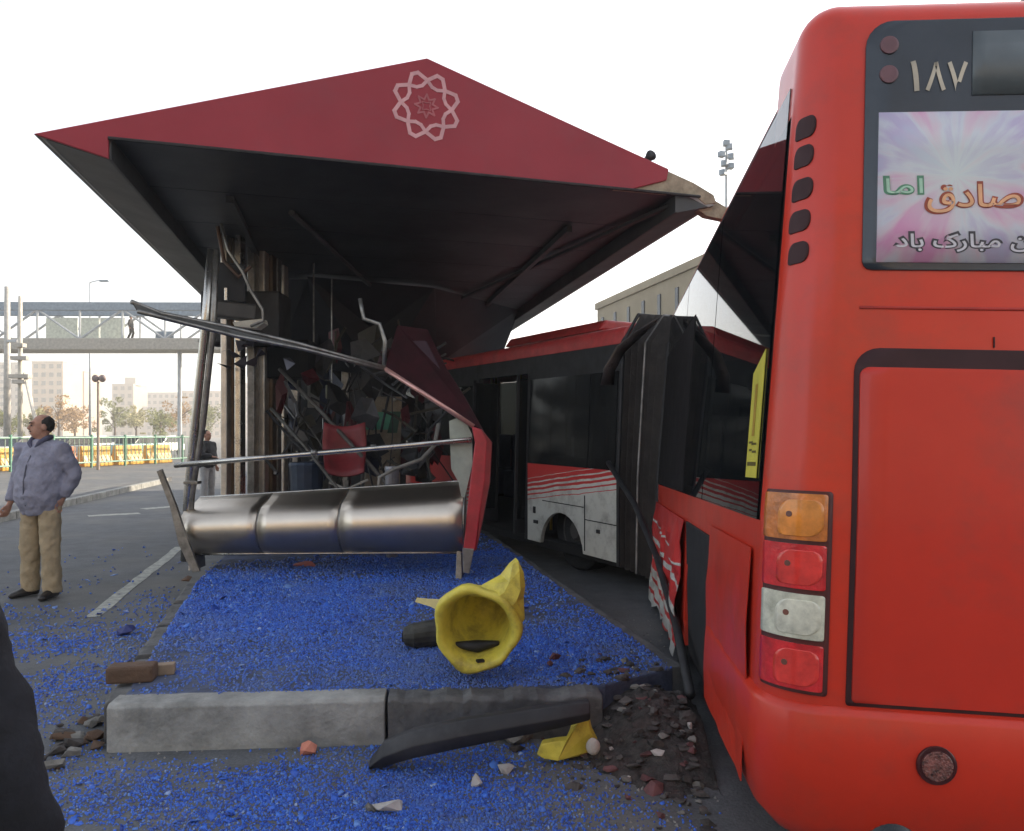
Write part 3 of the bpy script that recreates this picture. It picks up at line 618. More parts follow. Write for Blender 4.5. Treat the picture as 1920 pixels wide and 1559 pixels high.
# ---- bellows between the two cars
def bellows():
    nf = 7
    def frame(k, n_=0):
        t = k/nf; pts = [(0.0, 0.33), (0.0, 1.3), (0.06, 2.62), (0.25, 2.90), (W-0.25, 2.90), (W-0.06, 2.62), (W, 1.3), (W, 0.33)]
        return [B((x, RL, z)).lerp(Fm((x, 0.0, z)), t) for x, z in pts]
    cen = lambda r: sum(r, Vector())/len(r)
    m_bel = M('bellows_rubber', (0.024, 0.019, 0.016), 0.7, var=0.3, scale=5, bump=0.2, bscale=20)
    root = None
    for k in range(nf):
        a, b, md = frame(k), frame(k+1), frame(k+0.5); c = cen(md)
        def shr(r, q): return [p+(Vector((c.x, c.y, p.z))-p).normalized()*q*(1 if i in (0, 1, 2, 5, 6, 7) else .4)-Vector((0, 0, q if i in (3, 4) else 0)) for i, p in enumerate(r)]
        o = MB().loft([shr(a, 0.085), shr(md, -0.012), shr(b, 0.085)], closed=False).build('bellows_fold', m_bel, bus, bevel=0.006)
    for k, w in ((0.02, 0.022), (nf-0.02, 0.022), (nf*0.5, 0.013)):
        r = frame(k); MB().tube([p for p in r], w, 8).build('bellows_frame', m_alu if w < 0.02 else m_black, bus)
    # torn cover standing up over the joint
    m_torn = M('torn_cover', (0.05, 0.038, 0.035), 0.3, var=0.3)
    A = [(1232, 596, 7.45), (1190, 622, 7.5), (1155, 650, 7.5), (1132, 690, 7.55), (1126, 722, 7.6)]; Bq = [(1228, 606, 7.55), (1198, 634, 7.58), (1170, 660, 7.6), (1152, 696, 7.62), (1150, 722, 7.65)]
    mb = MB(); V = [P(*q) for q in A]+[P(*q) for q in Bq]; n = len(A)
    mb.add(V, [(i, i+1, n+i+1, n+i) for i in range(n-1)]); o = mb.build('torn_cover', m_torn, bus, smooth=True); q = o.modifiers.new('s', 'SOLIDIFY'); q.thickness = 0.012
bellows()
# ================================================================ STATION CANOPY
CA = Vector((-3.67, 5.90, 0)); CU = Vector((0.954, 0.301, 0)).normalized(); CLN = 5.98; CLEN = 9.6
def cf(s, h, back=0.0): return CA + CU*(s*CLN) + SD*back + Vector((0, 0, EYE+h))
def cpix(x, y):
    m = (x-HX)/FPX; s = (m*CA.y-CA.x)/(CU.x-m*CU.y)/CLN; Y = CA.y+CU.y*CLN*s
    return s, (HY-y)/FPX*Y
m_fascia = M('maroon_fascia', (0.30, 0.029, 0.042), 0.5, 0, 0.06, 1.2, spec=.3, coat=0.0, dirt=(0.20, 0.05, 0.06), dirt_amt=0.4, dscale=1.5)
m_soff = M('dark_soffit', (0.050, 0.052, 0.052), 0.55, 0, 0.15, 2)
m_ceil = M('charcoal_ceiling', (0.026, 0.027, 0.031), 0.5, 0, 0.2, 1.2)
m_beige = M('bared_beige_board', (0.36, 0.31, 0.22), 0.8, 0, 0.2, 9, bump=0.3, dirt=(0.14, 0.11, 0.07), dirt_amt=0.6, dscale=5)
m_roof = M('grey_roof_sheet', (0.30, 0.29, 0.27), 0.6)
station = thing('station_canopy', 'maroon gabled bus station canopy with star emblem, standing on steel columns', 'canopy', CA+CU*CLN*0.5)
APEX = cpix(800, 112); 
# fascia with its red cladding torn back at the right tip
red = [(0.0, 2.30), (0.087, 2.165), (0.087, 2.33), cpix(1182, 357), cpix(1248, 340), cpix(1252, 319), APEX]
MB().prism([cf(s, h, -0.03) for s, h in red], SD*0.03).build('fascia', m_fascia, station, bevel=0.008)
tipp = [cpix(1150, 356), cpix(1305, 369), cpix(1322, 384), cpix(1343, 381), cpix(1338, 366), cpix(1300, 343), cpix(1225, 309)]
MB().prism([cf(s, h, -0.006) for s, h in tipp], SD*0.05).build('torn_tip', m_beige, station, bevel=0.006)['label'] = 'beige board bared where red cladding tore off'
MB().prism([cf(*cpix(*q), 0.06) for q in ((1335, 366), (1385, 396), (1392, 415), (1330, 402), (1300, 380))], SD*0.10).build('torn_tip', m_beige, station, bevel=0.006)
# thin dark lip along the lower edge of the fascia
a, b = cf(0.087, 2.325, -0.034), cf(*cpix(1310, 371), -0.034)
MB().tube([a, b], 0.014, 6).build('fascia_lip', m_black, station)
# roof sheets, eave soffits and ceiling run back along the station
def run(poly, name, mat, L=CLEN, b0=0.0, n=1, bevel=0):
    mb = MB(); A = [cf(s, h, b0) for s, h in poly]; mb.prism(A, SD*L); return mb.build(name, mat, station, bevel=bevel)
run([(0.0, 2.302), (APEX[0], APEX[1]-0.005), (APEX[0], APEX[1]-0.035), (0.012, 2.275)], 'roof_sheet', m_roof, b0=0.002)
run([(1.0, 2.302), (APEX[0], APEX[1]-0.006), (APEX[0], APEX[1]-0.037), (0.988, 2.275)], 'roof_sheet', m_roof, b0=0.002)
run([(0.003, 2.292), (0.085, 2.168), (0.089, 2.168), (0.089, 2.34), (0.02, 2.315)], 'eave_soffit', m_soff, b0=0.004)
run([(0.997, 2.292), (0.930, 2.19), (0.926, 2.19), (0.926, 2.37), (0.98, 2.315)], 'eave_soffit', m_soff, b0=0.004)
# ceiling panels with open joints
nP = 8
for i in range(nP):
    run([(0.0895, 2.335+.004), (0.9255, 2.355+.004), (0.9255, 2.39), (0.0895, 2.37)], 'ceiling_panel', m_ceil, L=CLEN/nP-0.012, b0=0.004+i*CLEN/nP)
run([(0.09, 2.40), (0.925, 2.42), (APEX[0], APEX[1]-.05)], 'rear_gable', m_soff, L=0.05, b0=CLEN-0.06)
# inner beams under the ceiling
for s0, w, h in ((0.20, 0.012, 0.06), (0.80, 0.010, 0.06)):
    run([(s0, 2.335-h), (s0+w, 2.335-h), (s0+w, 2.345), (s0, 2.345)], 'ceiling_beam', m_soff, b0=1.3, L=CLEN-1.6)
MB().tube([cf(0.93, 2.31, 0.15), cf(0.62, 2.30, 8.5)], 0.03, 6).build('ceiling_batten', m_soff, station)
MB().tube([cf(0.30, 2.31, 1.6), cf(0.55, 2.30, 7.5)], 0.035, 6).build('ceiling_batten', m_soff, station)
# torn sheet hanging from the ceiling's rear
V = [cf(0.30, 2.33, 5.0), cf(0.62, 2.33, 5.3), cf(0.66, 1.15, 6.8), cf(0.48, 0.95, 6.2), cf(0.33, 1.1, 6.4)]
MB().prism(V, (0.02, 0.02, 0.0)).build('hanging_ceiling_sheet', m_ceil, station)
V = [cf(0.08, 2.3, 5.6), cf(0.30, 2.33, 5.2), cf(0.33, 1.15, 6.2), cf(0.20, 1.05, 6.3), cf(0.10, 1.6, 6.2)]
MB().prism(V, (0.02, 0.02, 0.0)).build('hanging_ceiling_sheet', m_ceil, station)
V = [cf(0.62, 2.33, 5.3), cf(0.925, 2.34, 7.0), cf(0.93, 1.75, 8.6), cf(0.66, 1.25, 7.2)]
MB().prism(V, (0.02, 0.02, 0.0)).build('hanging_ceiling_sheet', m_ceil, station)
# star emblem: ring of eight kites
m_emb = M('pale_emblem', (0.60, 0.32, 0.33), 0.6)
ec = cpix(799, 202); er = 61/FPX*(CA.y+CU.y*CLN*ec[0])
def epoint(r, a): return cf(ec[0]+r*er*math.cos(a)/CLN, ec[1]+r*er*math.sin(a), -0.034)
def ribbon(mb, pts, w, closed=True):
    n = len(pts)
    for i in range(n if closed else n-1):
        a, b = pts[i], pts[(i+1) % n]; d = (b-a).normalized(); nn = d.cross(SD).normalized()*w/2; e = d*w*0.35
        mb.prism([a-e+nn, b+e+nn, b+e-nn, a-e-nn], SD*0.004)
em = MB(); rot0 = math.radians(88)
outer = []; inner = []
for k in range(8):
    a = rot0+k*math.pi/4; outer += [epoint(0.79, a), epoint(1.02, a+math.radians(17)), epoint(1.02, a+math.radians(28))]
    inner += [epoint(0.785, a), epoint(0.62, a+math.radians(14)), epoint(0.62, a+math.radians(31))]
ribbon(em, outer, 0.033); ribbon(em, inner, 0.030); em.build('emblem', m_emb, station)
em2 = MB(); st = [epoint(0.36 if k % 2 == 0 else 0.20, rot0+k*math.pi/8) for k in range(16)]; ribbon(em2, st, 0.016)
ribbon(em2, [epoint(0.18 if k % 2 else 0.10, k*math.pi/4) for k in range(8)], 0.008)
em2.build('emblem_heart', M('faint_emblem', (0.38, 0.10, 0.11), 0.6), station)
# small horn speaker on the right roof slope
c = cf(*cpix(1222, 296), 0.10)
sp_ = thing('loudspeaker', 'small dark horn loudspeaker fixed on the roof edge of the canopy', 'loudspeaker', c-Vector((0, 0, .08)))
MB().tube([c+Vector((0, 0, -0.16)), c], 0.012, 8).build('bracket', m_black, sp_)
MB().tube([c+Vector((-0.03, 0.05, 0.0)), c+Vector((0, -0.02, 0.02)), c+Vector((0.02, -0.08, 0.03))], [0.03, 0.035, 0.055], 12).build('horn', m_black, sp_, smooth=True)
# steel columns of the station entrance
def column(x0, x1, Y, ztop, mat=None, d=0.18):
    a, b = P(x0, 800, Y), P(x1, 800, Y); mb = MB()
    mb.box(((a.x+b.x)/2, Y+d/2, (PZ+ztop)/2-0.01), (abs(b.x-a.x), d, ztop-PZ+0.02)); return mb.build('column', mat or m_steel, station, bevel=0.012)
topz = EYE+2.35
column(413, 425, 9.0, topz, M('pale_steel', (0.60, 0.56, 0.50), 0.35, 0.7)); column(426, 438, 9.15, topz, M('bronze_steel', (0.16, 0.11, 0.07), 0.4, 0.6)); column(439, 451, 9.0, topz, m_steel)
column(463, 477, 9.6, topz, m_steel_d); column(482, 496, 9.8, topz, bpy.data.materials['pale_steel']); column(497, 511, 10.0, topz, bpy.data.materials['bronze_steel']); column(514, 521, 10.2, topz, m_steel_d); column(527, 533, 10.6, topz, bpy.data.materials['pale_steel'])
for i, (x, Y) in enumerate(((545, 12.6), (640, 12.9), (700, 12.7))): column(x, x+14, Y, topz, m_steel_d)
# dark gate head above the columns
MB().box((P(455, 0, 9.3).x, 9.45, 2.98), (0.95, 0.5, 0.62)).build('gate_head', m_black, station, bevel=0.02)
MB().box((P(520, 0, 9.9).x, 10.1, 2.55), (0.8, 0.4, 0.50)).build('gate_head', m_dark, station, bevel=0.02)
# back wall of the station
wl_ = thing('station_partition', 'dark partition of panels at the back of the station', 'partition', (P(600, 0, 12.9).x, 12.9, PZ))
for i in range(5):
    xa = P(500, 0, 12.95).x+i*0.47
    MB().box((xa+0.235, 12.97, PZ+1.55), (0.455, 0.05, 3.12)).build('panel', [m_ceil, m_black, m_dark][i % 3], wl_, bevel=0.006)
# ================================================================ WRECKAGE AT THE STATION
m_redpost = M('red_powder_coat', (0.46, 0.032, 0.045), 0.4, 0, 0.12, 6, dirt=(0.2, 0.04, 0.04), dirt_amt=0.5, dscale=9)
m_redshade = M('shaded_red_sheet', (0.034, 0.005, 0.008), 0.8, 0, 0.3, 5, spec=.2)  # red darkened to carry the canopy shade on the upper sheet
# ---- bench
bench = thing('steel_bench', 'bulging stainless steel bench sagging to one side on the blue glass', 'bench', G(620, 1072, PZ))
def bprof(t):
    X = -3.21+(2.76)*t; Y = 7.40-0.48*t; z0, z1 = 0.39+0.09*t, 0.92+0.20*t; h = z1-z0
    q = [(0.50, 1.00), (0.40, 0.93), (0.30, 0.87), (0.20, 0.835), (0.11, 0.79), (0.045, 0.70), (0.008, 0.57), (0.0, 0.44), (0.02, 0.30), (0.075, 0.16), (0.14, 0.07), (0.20, 0.02), (0.23, 0.0)]
    return [Vector((X, Y+d, z0+h*v)) for d, v in q]
def bpanel(t0, t1, off=0.0, name='seat_panel', mat=m_steel, thick=0.012):
    n = 8; rows = [bprof(t0+(t1-t0)*i/n) for i in range(n+1)]
    k = len(rows[0]); mb = MB(); mb.add([p+Vector((0, -off, off*.4)) for r in rows for p in r], [(i*k+j, (i+1)*k+j, (i+1)*k+j+1, i*k+j+1) for i in range(n) for j in range(k-1)])
    o = mb.build(name, mat, bench, smooth=True); s = o.modifiers.new('s', 'SOLIDIFY'); s.thickness = thick; s.offset = 1 if False else 0
    return o
m_bsteel = M('mirror_steel', (0.60, 0.53, 0.44), 0.36, 1.0, 0.04, 4, rvar=0.03, bump=0.015, bscale=3)
for a, b in ((0.0, 0.283), (0.291, 0.575), (0.583, 1.0)): bpanel(a, b, mat=m_bsteel)
for t in (0.287, 0.579): bpanel(t-0.007, t+0.007, -0.012, 'seam_strip', m_steel_d)
# end cheeks
for t, q in ((0.0, -1), (1.0, 1)):
    r = bprof(t); MB().prism([p+Vector((q*0.004, 0, 0)) for p in r], (q*0.012, 0, 0)).build('end_cheek', m_steel_d, bench)
rr = [bprof(t)[-1] for t in np.linspace(0, 1, 6)]; MB().tube([p+Vector((0, 0, -.01)) for p in rr], 0.013, 8).build('lower_rail', m_steel, bench, smooth=True)
rr = [bprof(t)[0] for t in np.linspace(0, 1, 6)]; MB().tube(rr, 0.012, 8).build('upper_rail', m_steel, bench, smooth=True)
# feet
for x, t in ((372, 0.02), (868, 0.985)):
    r = bprof(t); g = Vector((r[-1].x, r[-1].y+0.02, PZ-.005)); MB().hexa([g+Vector(v) for v in ((-.03, -.10, 0), (.03, -.10, 0), (.03, .2, 0), (-.03, .2, 0))], [r[-1]+Vector(v)+Vector((0, 0, .04)) for v in ((-.02, -.03, 0), (.02, -.03, 0), (.02, .2, 0), (-.02, .2, 0))]).build('foot', m_steel_d, bench, bevel=0.004)
# left bracket: a bent blade
bl = [(293, 884), (302, 880), (330, 950), (346, 1000), (374, 1072), (360, 1074), (334, 1020), (318, 950)]
MB().prism([P(x, y, 7.30) for x, y in bl], (0.006, 0.03, 0)).build('bracket_blade', m_steel_d, bench, bevel=0.004)
# ---- fallen handrail
hr = thing('handrail', 'straight steel handrail slanting above the bench', 'handrail', P(600, 850, 7.1))
MB().tube([P(328, 873, 7.25), P(500, 858, 7.2), P(690, 842, 7.1), P(884, 825, 6.98)], 0.026, 12).build('rail', m_steel, hr, smooth=True)
for x, y in ((588, 850), (700, 840)): MB().tube([P(x-4, y, 7.12), P(x+5, y-1, 7.12)], 0.031, 12).build('joint_sleeve', m_steel_d, hr, smooth=True)
# ---- leaning double post
lp = thing('leaning_post', 'tall double steel post leaning to the right beside the bench', 'post', P(352, 945, 7.55))
for dx, r, mt in ((0, 0.040, m_steel), (15, 0.030, m_steel_d)):
    MB().tube([P(346+dx*.4, 1052, 7.6), P(352+dx*.5, 930, 7.55), P(366+dx, 790, 7.5), P(384+dx, 620, 7.4), P(397+dx*.6, 468, 7.3)], r, 12).build('tube', mt, lp, smooth=True)
for y in (905, 640): MB().box(P(352+(945-y)*0.10+5, y, 7.52), (0.14, 0.10, 0.03)).build('tie_plate', m_steel_d, lp, bevel=0.004)
# ---- torn gate gear hung at the post's head
gg = thing('torn_gate_gear', 'dark torn gate mechanism dangling under the canopy by the leaning post', 'wreckage', P(430, 600, 7.8))
MB().box(P(432, 535, 7.9), (0.30, 0.30, 0.40), rotz(0.3)).build('housing', m_black, gg, bevel=0.02)
MB().box(P(445, 585, 7.85), (0.46, 0.25, 0.16), Matrix.Rotation(0.12, 3, 'Y')).build('housing', M('greasy_grey', (0.05, 0.045, 0.04), 0.5), gg, bevel=0.02)
MB().prism([P(x, y, 7.7) for x, y in ((436, 604), (492, 598), (494, 606), (480, 616), (440, 612))], (0, 0.15, 0)).build('plate', M('pale_plate', (0.5, 0.46, 0.38), 0.5), gg)
MB().tube([P(x, y, 7.65) for x, y in ((415, 420), (428, 470), (455, 510), (470, 545), (492, 580), (494, 602), (470, 612))], 0.016, 8).build('bent_rod', m_steel_d, gg, smooth=True)
MB().tube([P(x, y, 7.7) for x, y in ((408, 425), (420, 490), (448, 520), (470, 500))], 0.020, 8).build('bent_rod', M('rusty_rod', (0.10, 0.055, 0.035), 0.6), gg, smooth=True)
MB().box(P(424, 552, 7.7), (0.03, 0.03, 0.13)).build('hook', m_steel, gg, bevel=0.004)
m_crum = M('crumpled_dark_sheet', (0.06, 0.055, 0.065), 0.35, 0.4)
for i in range(14):
    c = P(random.uniform(400, 545), random.uniform(625, 690), random.uniform(8.5, 9.2)); MB().add([jag(c, .10), jag(c, .10), jag(c, .10), jag(c, .09)], [(0, 1, 2), (0, 2, 3), (0, 1, 3), (1, 2, 3)]).build('crumpled_scrap', m_crum, gg)
# ---- bent awning frame: long double rail with red sheet
aw = thing('bent_awning_frame', 'long bent rail folding down into a red sheet and post by the bench', 'frame', P(880, 1070, 6.93))
up = [(246, 566, 6.0), (300, 588, 6.2), (420, 612, 6.6), (560, 645, 6.9), (722, 690, 7.1)]
lo = [(258, 584, 6.0), (320, 600, 6.2), (440, 630, 6.6), (570, 655, 6.9), (722, 694, 7.1)]
MB().tube([P(*q) for q in up], 0.020, 8).build('rail', m_steel_d, aw, smooth=True)
MB().tube([P(*q) for q in lo], 0.018, 8).build('rail', m_steel_d, aw, smooth=True)
m = MB(); V = [P(*q) for q in up]+[P(q[0], q[1]+2, q[2]+.02) for q in lo]; n = len(up); m.add(V, [(i, i+1, n+i+1, n+i) for i in range(n-1)]); o = m.build('web', M('dark_web', (0.06, 0.06, 0.055), 0.5), aw); o.modifiers.new('s', 'SOLIDIFY').thickness = 0.01
MB().tube([P(722, 692, 7.1), P(800, 742, 7.05), P(888, 800, 7.0)], 0.022, 8).build('rail', M('bright_red_edge', (0.62, 0.34, 0.30), 0.3, 0.5), aw, smooth=True)
sh_ = [(722, 690, 7.12), (745, 610, 7.5), (800, 618, 7.6), (835, 690, 7.4), (872, 748, 7.2), (905, 808, 7.0), (888, 800, 7.02)]
MB().prism([P(*q) for q in sh_], (0.01, 0.03, 0)).build('red_sheet', m_redshade, aw, bevel=0.004)
MB().prism([P(*q) for q in ((762, 640, 7.44), (800, 640, 7.50), (850, 740, 7.24), (836, 748, 7.16))], (-0.005, -0.02, 0)).build('inner_rib', M('shaded_rib', (0.035, 0.012, 0.02), 0.8), aw)  # rib colour darkened as well, for the shade under the canopy
po = [(884, 800), (903, 806), (914, 828), (910, 900), (900, 965), (891, 1034), (868, 1032), (876, 950), (884, 880), (890, 830)]
MB().prism([P(x, y, 6.95) for x, y in po], (0.01, 0.07, 0)).build('red_post', m_redpost, aw, bevel=0.012)
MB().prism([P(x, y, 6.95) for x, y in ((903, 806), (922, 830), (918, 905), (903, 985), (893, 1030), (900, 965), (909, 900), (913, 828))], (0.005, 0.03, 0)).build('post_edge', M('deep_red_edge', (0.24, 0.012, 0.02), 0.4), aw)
MB().prism([P(x, y, 6.93) for x, y in ((867, 1028), (889, 1030), (880, 1076), (868, 1074))], (0.0, 0.05, 0)).build('foot', m_steel_d, aw, bevel=0.004)
MB().prism([P(x, y, 7.05) for x, y in ((842, 790), (868, 780), (885, 815), (886, 870), (868, 948), (860, 905), (846, 880))], (0, 0.006, 0)).build('torn_sheet', M('milky_torn_sheet', (0.34, 0.38, 0.33), 0.4), aw)
# pipe hanging off the ceiling to the rail
MB().tube([P(x, y, 7.3) for x, y in ((675, 560), (682, 598), (712, 608), (722, 640), (720, 690))], 0.020, 8).build('hanging_pipe', m_steel_d, aw, smooth=True)
# ---- loose pipes and clutter inside the station
m_dpipe = M('dark_painted_pipe', (0.10, 0.095, 0.085), 0.55, .2, .3)
def loose(name, label, cat, pts, r, mat, group=None):
    o = MB().tube([P(*q) for q in pts], r, 8).build(name, mat, smooth=True); return tag(o, label, cat, group)
loose('fallen_pipe', 'thin dark pipe leaning from the gate head down past the red seat', 'pipe', [(524, 692, 9.5), (600, 770, 9.3), (690, 868, 9.0), (740, 925, 8.8), (760, 1000, 8.7)], 0.026, m_dpipe)
loose('broken_pipe', 'short pale pipe stump leaning behind the handrail', 'pipe', [(508, 766, 9.1), (572, 838, 8.9), (640, 925, 8.7), (660, 1025, 8.6)], 0.020, m_dpipe)
loose('thin_rod', 'thin rod slanting behind the pale pipe stump', 'rod', [(555, 765, 9.8), (600, 830, 9.6), (640, 900, 9.4), (660, 1004, 9.4)], 0.012, m_dpipe)
loose('curved_hose', 'curved grey hose sagging behind the handrail', 'hose', [(822, 795, 8.3), (815, 835, 8.2), (790, 862, 8.1), (740, 880, 8.0), (712, 895, 8.0), (705, 1025, 8.2)], 0.022, M('grey_hose', (0.22, 0.21, 0.19), 0.6))
def shell_seat():
    t = thing('red_plastic_seat', 'cracked red plastic seat shell thrown behind the bench', 'seat', P(650, 1010, 9.2))
    rows = []
    for i in range(9):
        v = i/8; y = 800+v*95; w = 42-8*abs(v-.4)
        rows.append([P(650-4+(u-0.5)*2*w, y+8*(abs(u-.5)*2)**2*(-1), 9.2-0.35*max(0, v-.55)*2+0.10*(abs(u-.5)*2)**2*-1) for u in np.linspace(0, 1, 9)])
    mb = MB(); mb.add([p for r in rows for p in r], [(i*9+j, i*9+j+1, (i+1)*9+j+1, (i+1)*9+j) for i in range(8) for j in range(8)])
    o = mb.build('seat_shell', M('red_seat_plastic', (0.20, 0.02, 0.025), 0.55), t, smooth=True); s = o.modifiers.new('s', 'SOLIDIFY'); s.thickness = 0.02
    for x in (620, 680): MB().tube([P(x, 880, 9.1), P(x-4, 1012, 9.2)], 0.02, 8).build('leg', m_steel_d, t)
    MB().tube([P(618, 905, 8.95), P(650, 918, 8.85), P(690, 900, 8.95)], 0.016, 8).build('front_rim', M('pale_rim', (0.4, 0.38, 0.33), 0.5), t)
shell_seat()
tm = thing('ticket_machine', 'beige ticket machine with a green screen inside the station', 'machine', P(712, 985, 10.8))
MB().hexa([P(x, y, Y) for x, y, Y in ((682, 985, 10.7), (748, 985, 10.7), (748, 985, 11.1), (682, 985, 11.1))], [P(x, y, Y) for x, y, Y in ((686, 744, 10.7), (754, 744, 10.7), (754, 744, 11.1), (686, 744, 11.1))]).build('case', M('beige_case', (0.36, 0.31, 0.23), 0.6, dirt=(.15, .1, .07), dirt_amt=.6), tm, bevel=0.02)
MB().prism([P(x, y, 10.68) for x, y in ((680, 774), (745, 772), (734, 806), (682, 806))], (0, 0.015, 0)).build('screen', M('green_screen', (0.10, 0.40, 0.27), 0.3), tm)
MB().prism([P(x, y, 10.67) for x, y in ((736, 772), (752, 772), (744, 812), (726, 812))], (0, 0.012, 0)).build('side_strip', M('dark_green_strip', (0.02, 0.09, 0.06), 0.4), tm)
for x in (698, 740): MB().ball(P(x, 750, 10.66), 0.025, 10, 6).build('lamp', M('pale_lamp', (.5, .48, .42), .3), tm, smooth=True)
def bucket(name, label, x, y0, y1, Y, r, mat):
    a, b = P(x, y1, Y), P(x, y0, Y); a.z = PZ
    t = thing(name, label, 'bin', a); MB().tube([a, a.lerp(b, .9), b], [r*.85, r, r*1.06], 14).build('body', mat, t, smooth=False, bevel=.01)
    MB().tube([b, b+Vector((0, 0, .03))], [r*1.1, r*1.02], 14).build('lid', mat, t); return t
bucket('waste_bin', 'dark blue round bin among the wreckage behind the bench', 575, 872, 1010, 9.0, 0.19, M('blue_bin', (0.015, 0.028, 0.055), 0.5))
bucket('grey_bin', 'small grey canister behind the right end of the bench', 735, 880, 1010, 8.3, 0.075, M('grey_can', (0.22, 0.22, 0.24), 0.4, 0.4))
for (x, y, Y, sx, sy, nm, lb, col) in ((588, 742, 10.5, .16, .34, 'hanging_sign', 'pale enamel sign plate hung in the dark station', (0.30, 0.30, 0.28)), (540, 780, 11.2, .22, .5, 'notice_board', 'grey notice board on the dark partition', (0.16, 0.16, 0.17)), (622, 735, 11.5, .18, .2, 'wall_box', 'olive wall box hung at the back of the station', (0.2, 0.19, 0.12))):
    t = thing(nm, lb, 'sign', P(x, y, Y)); MB().box(P(x, y, Y), (sx, .04, sy)).build('plate', M(nm+'_paint', col, .5, dirt=(.05, .05, .05), dirt_amt=.7), t, bevel=.01)
    top = P(x, y, Y); MB().tube([top+Vector((0, 0, sy/2)), Vector((top.x, top.y, EYE+2.34))], .012, 6).build('hanger', m_steel_d, t)
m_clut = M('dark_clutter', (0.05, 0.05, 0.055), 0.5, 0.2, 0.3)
for i in range(8):
    x, y = random.uniform(540, 800), random.uniform(690, 800); Y = random.uniform(9.5, 10.6)
    t = tag(MB().tube([P(x, y, Y), P(x+random.uniform(-25, 25), y+80, Y), P(x+random.uniform(-60, 60), 815+1.27*FPX/Y+3, Y+random.uniform(-.1, .1))], random.uniform(.008, .016), 6).build('bent_strip', m_clut), 'thin dark bent strip standing in the station wreckage', 'strip', 'bent strips in the wreckage')

# ---- tangle of twisted metal filling the station behind the bench
tg = thing('tangled_wreckage', 'dark tangle of twisted bars and torn sheets behind the bench', 'wreckage', P(640, 960, 9.6))
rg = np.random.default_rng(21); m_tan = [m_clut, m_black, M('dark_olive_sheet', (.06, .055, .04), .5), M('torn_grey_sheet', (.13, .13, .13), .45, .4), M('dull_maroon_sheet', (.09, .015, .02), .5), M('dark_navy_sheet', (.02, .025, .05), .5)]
def gz(p): p = Vector(p); return p if p.z > PZ+.02 else Vector((p.x, p.y, PZ+.02))
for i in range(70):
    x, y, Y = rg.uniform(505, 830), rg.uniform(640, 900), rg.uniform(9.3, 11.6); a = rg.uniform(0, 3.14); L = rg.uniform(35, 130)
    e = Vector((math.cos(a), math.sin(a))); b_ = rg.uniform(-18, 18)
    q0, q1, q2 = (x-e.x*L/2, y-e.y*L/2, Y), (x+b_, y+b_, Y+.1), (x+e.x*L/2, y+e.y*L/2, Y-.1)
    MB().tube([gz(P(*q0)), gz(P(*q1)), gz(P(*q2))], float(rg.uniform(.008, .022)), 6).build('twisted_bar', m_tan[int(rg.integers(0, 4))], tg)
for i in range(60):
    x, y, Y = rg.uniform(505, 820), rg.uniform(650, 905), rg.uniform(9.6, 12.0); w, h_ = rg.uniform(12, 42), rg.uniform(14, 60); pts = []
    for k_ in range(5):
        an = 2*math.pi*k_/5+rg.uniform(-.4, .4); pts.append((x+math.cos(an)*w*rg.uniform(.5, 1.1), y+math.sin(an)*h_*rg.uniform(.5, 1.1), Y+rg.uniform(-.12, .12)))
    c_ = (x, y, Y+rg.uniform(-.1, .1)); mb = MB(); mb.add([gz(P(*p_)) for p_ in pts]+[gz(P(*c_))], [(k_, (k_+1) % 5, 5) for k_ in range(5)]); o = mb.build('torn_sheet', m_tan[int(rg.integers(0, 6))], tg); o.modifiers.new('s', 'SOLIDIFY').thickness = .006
# ================================================================ PEOPLE
def remesh(o, vox, smooth_it=6, fold=0.0, fsize=0.12):
    r = o.modifiers.new('remesh', 'REMESH'); r.mode = 'VOXEL'; r.voxel_size = vox; r.use_smooth_shade = True
    s = o.modifiers.new('smooth', 'SMOOTH'); s.iterations = smooth_it; s.factor = 0.5
    if fold:
        t = bpy.data.textures.get('folds%.2f' % fsize) or bpy.data.textures.new('folds%.2f' % fsize, 'CLOUDS'); t.noise_scale = fsize; t.noise_depth = 3
        d = o.modifiers.new('folds', 'DISPLACE'); d.texture = t; d.strength = fold; d.mid_level = 0.5; d.texture_coords = 'GLOBAL'
    return o
m_skin = M('skin', (0.42, 0.22, 0.15), 0.55, 0, 0.1, 20)
m_hair = M('dark_hair', (0.02, 0.016, 0.013), 0.7, bump=0.5, bscale=120)
m_shoe = M('dark_shoe_leather', (0.022, 0.018, 0.016), 0.4)
def hand(mb, wrist, d, side, up, curl=0.6):
    """palm with four fingers and a thumb; d = forearm direction, side = towards the thumb"""
    w = Vector(wrist); d = Vector(d).normalized(); side = Vector(side); side = (side-d*side.dot(d)).normalized(); n = d.cross(side)*up
    mb.tube([w-d*.02, w+d*.04, w+d*.085], [.028, .040, .038], 10, [.022, .018, .014], side=side)
    for k, (o, L) in enumerate(((.030, .070), (.010, .078), (-.010, .072), (-.029, .056))):
        b = w+d*.075+side*o; q = curl*0.5; e1 = (d*math.cos(q)+n*math.sin(q)); q2 = curl*1.2; e2 = (d*math.cos(q2)+n*math.sin(q2)); q3 = curl*1.8; e3 = d*math.cos(q3)+n*math.sin(q3)
        p1 = b+e1*L*.45; p2 = p1+e2*L*.33; p3 = p2+e3*L*.25
        mb.tube([b, p1, p2, p3], [.0095, .009, .0082, .0065], 8)
    b = w+d*.025+side*.030; mb.tube([b, b+(d*.7+side*.7)*.032, b+(d*.9+side*.5)*.060+n*.010, b+(d+side*.25)*.078+n*.016], [.013, .011, .0095, .007], 8)
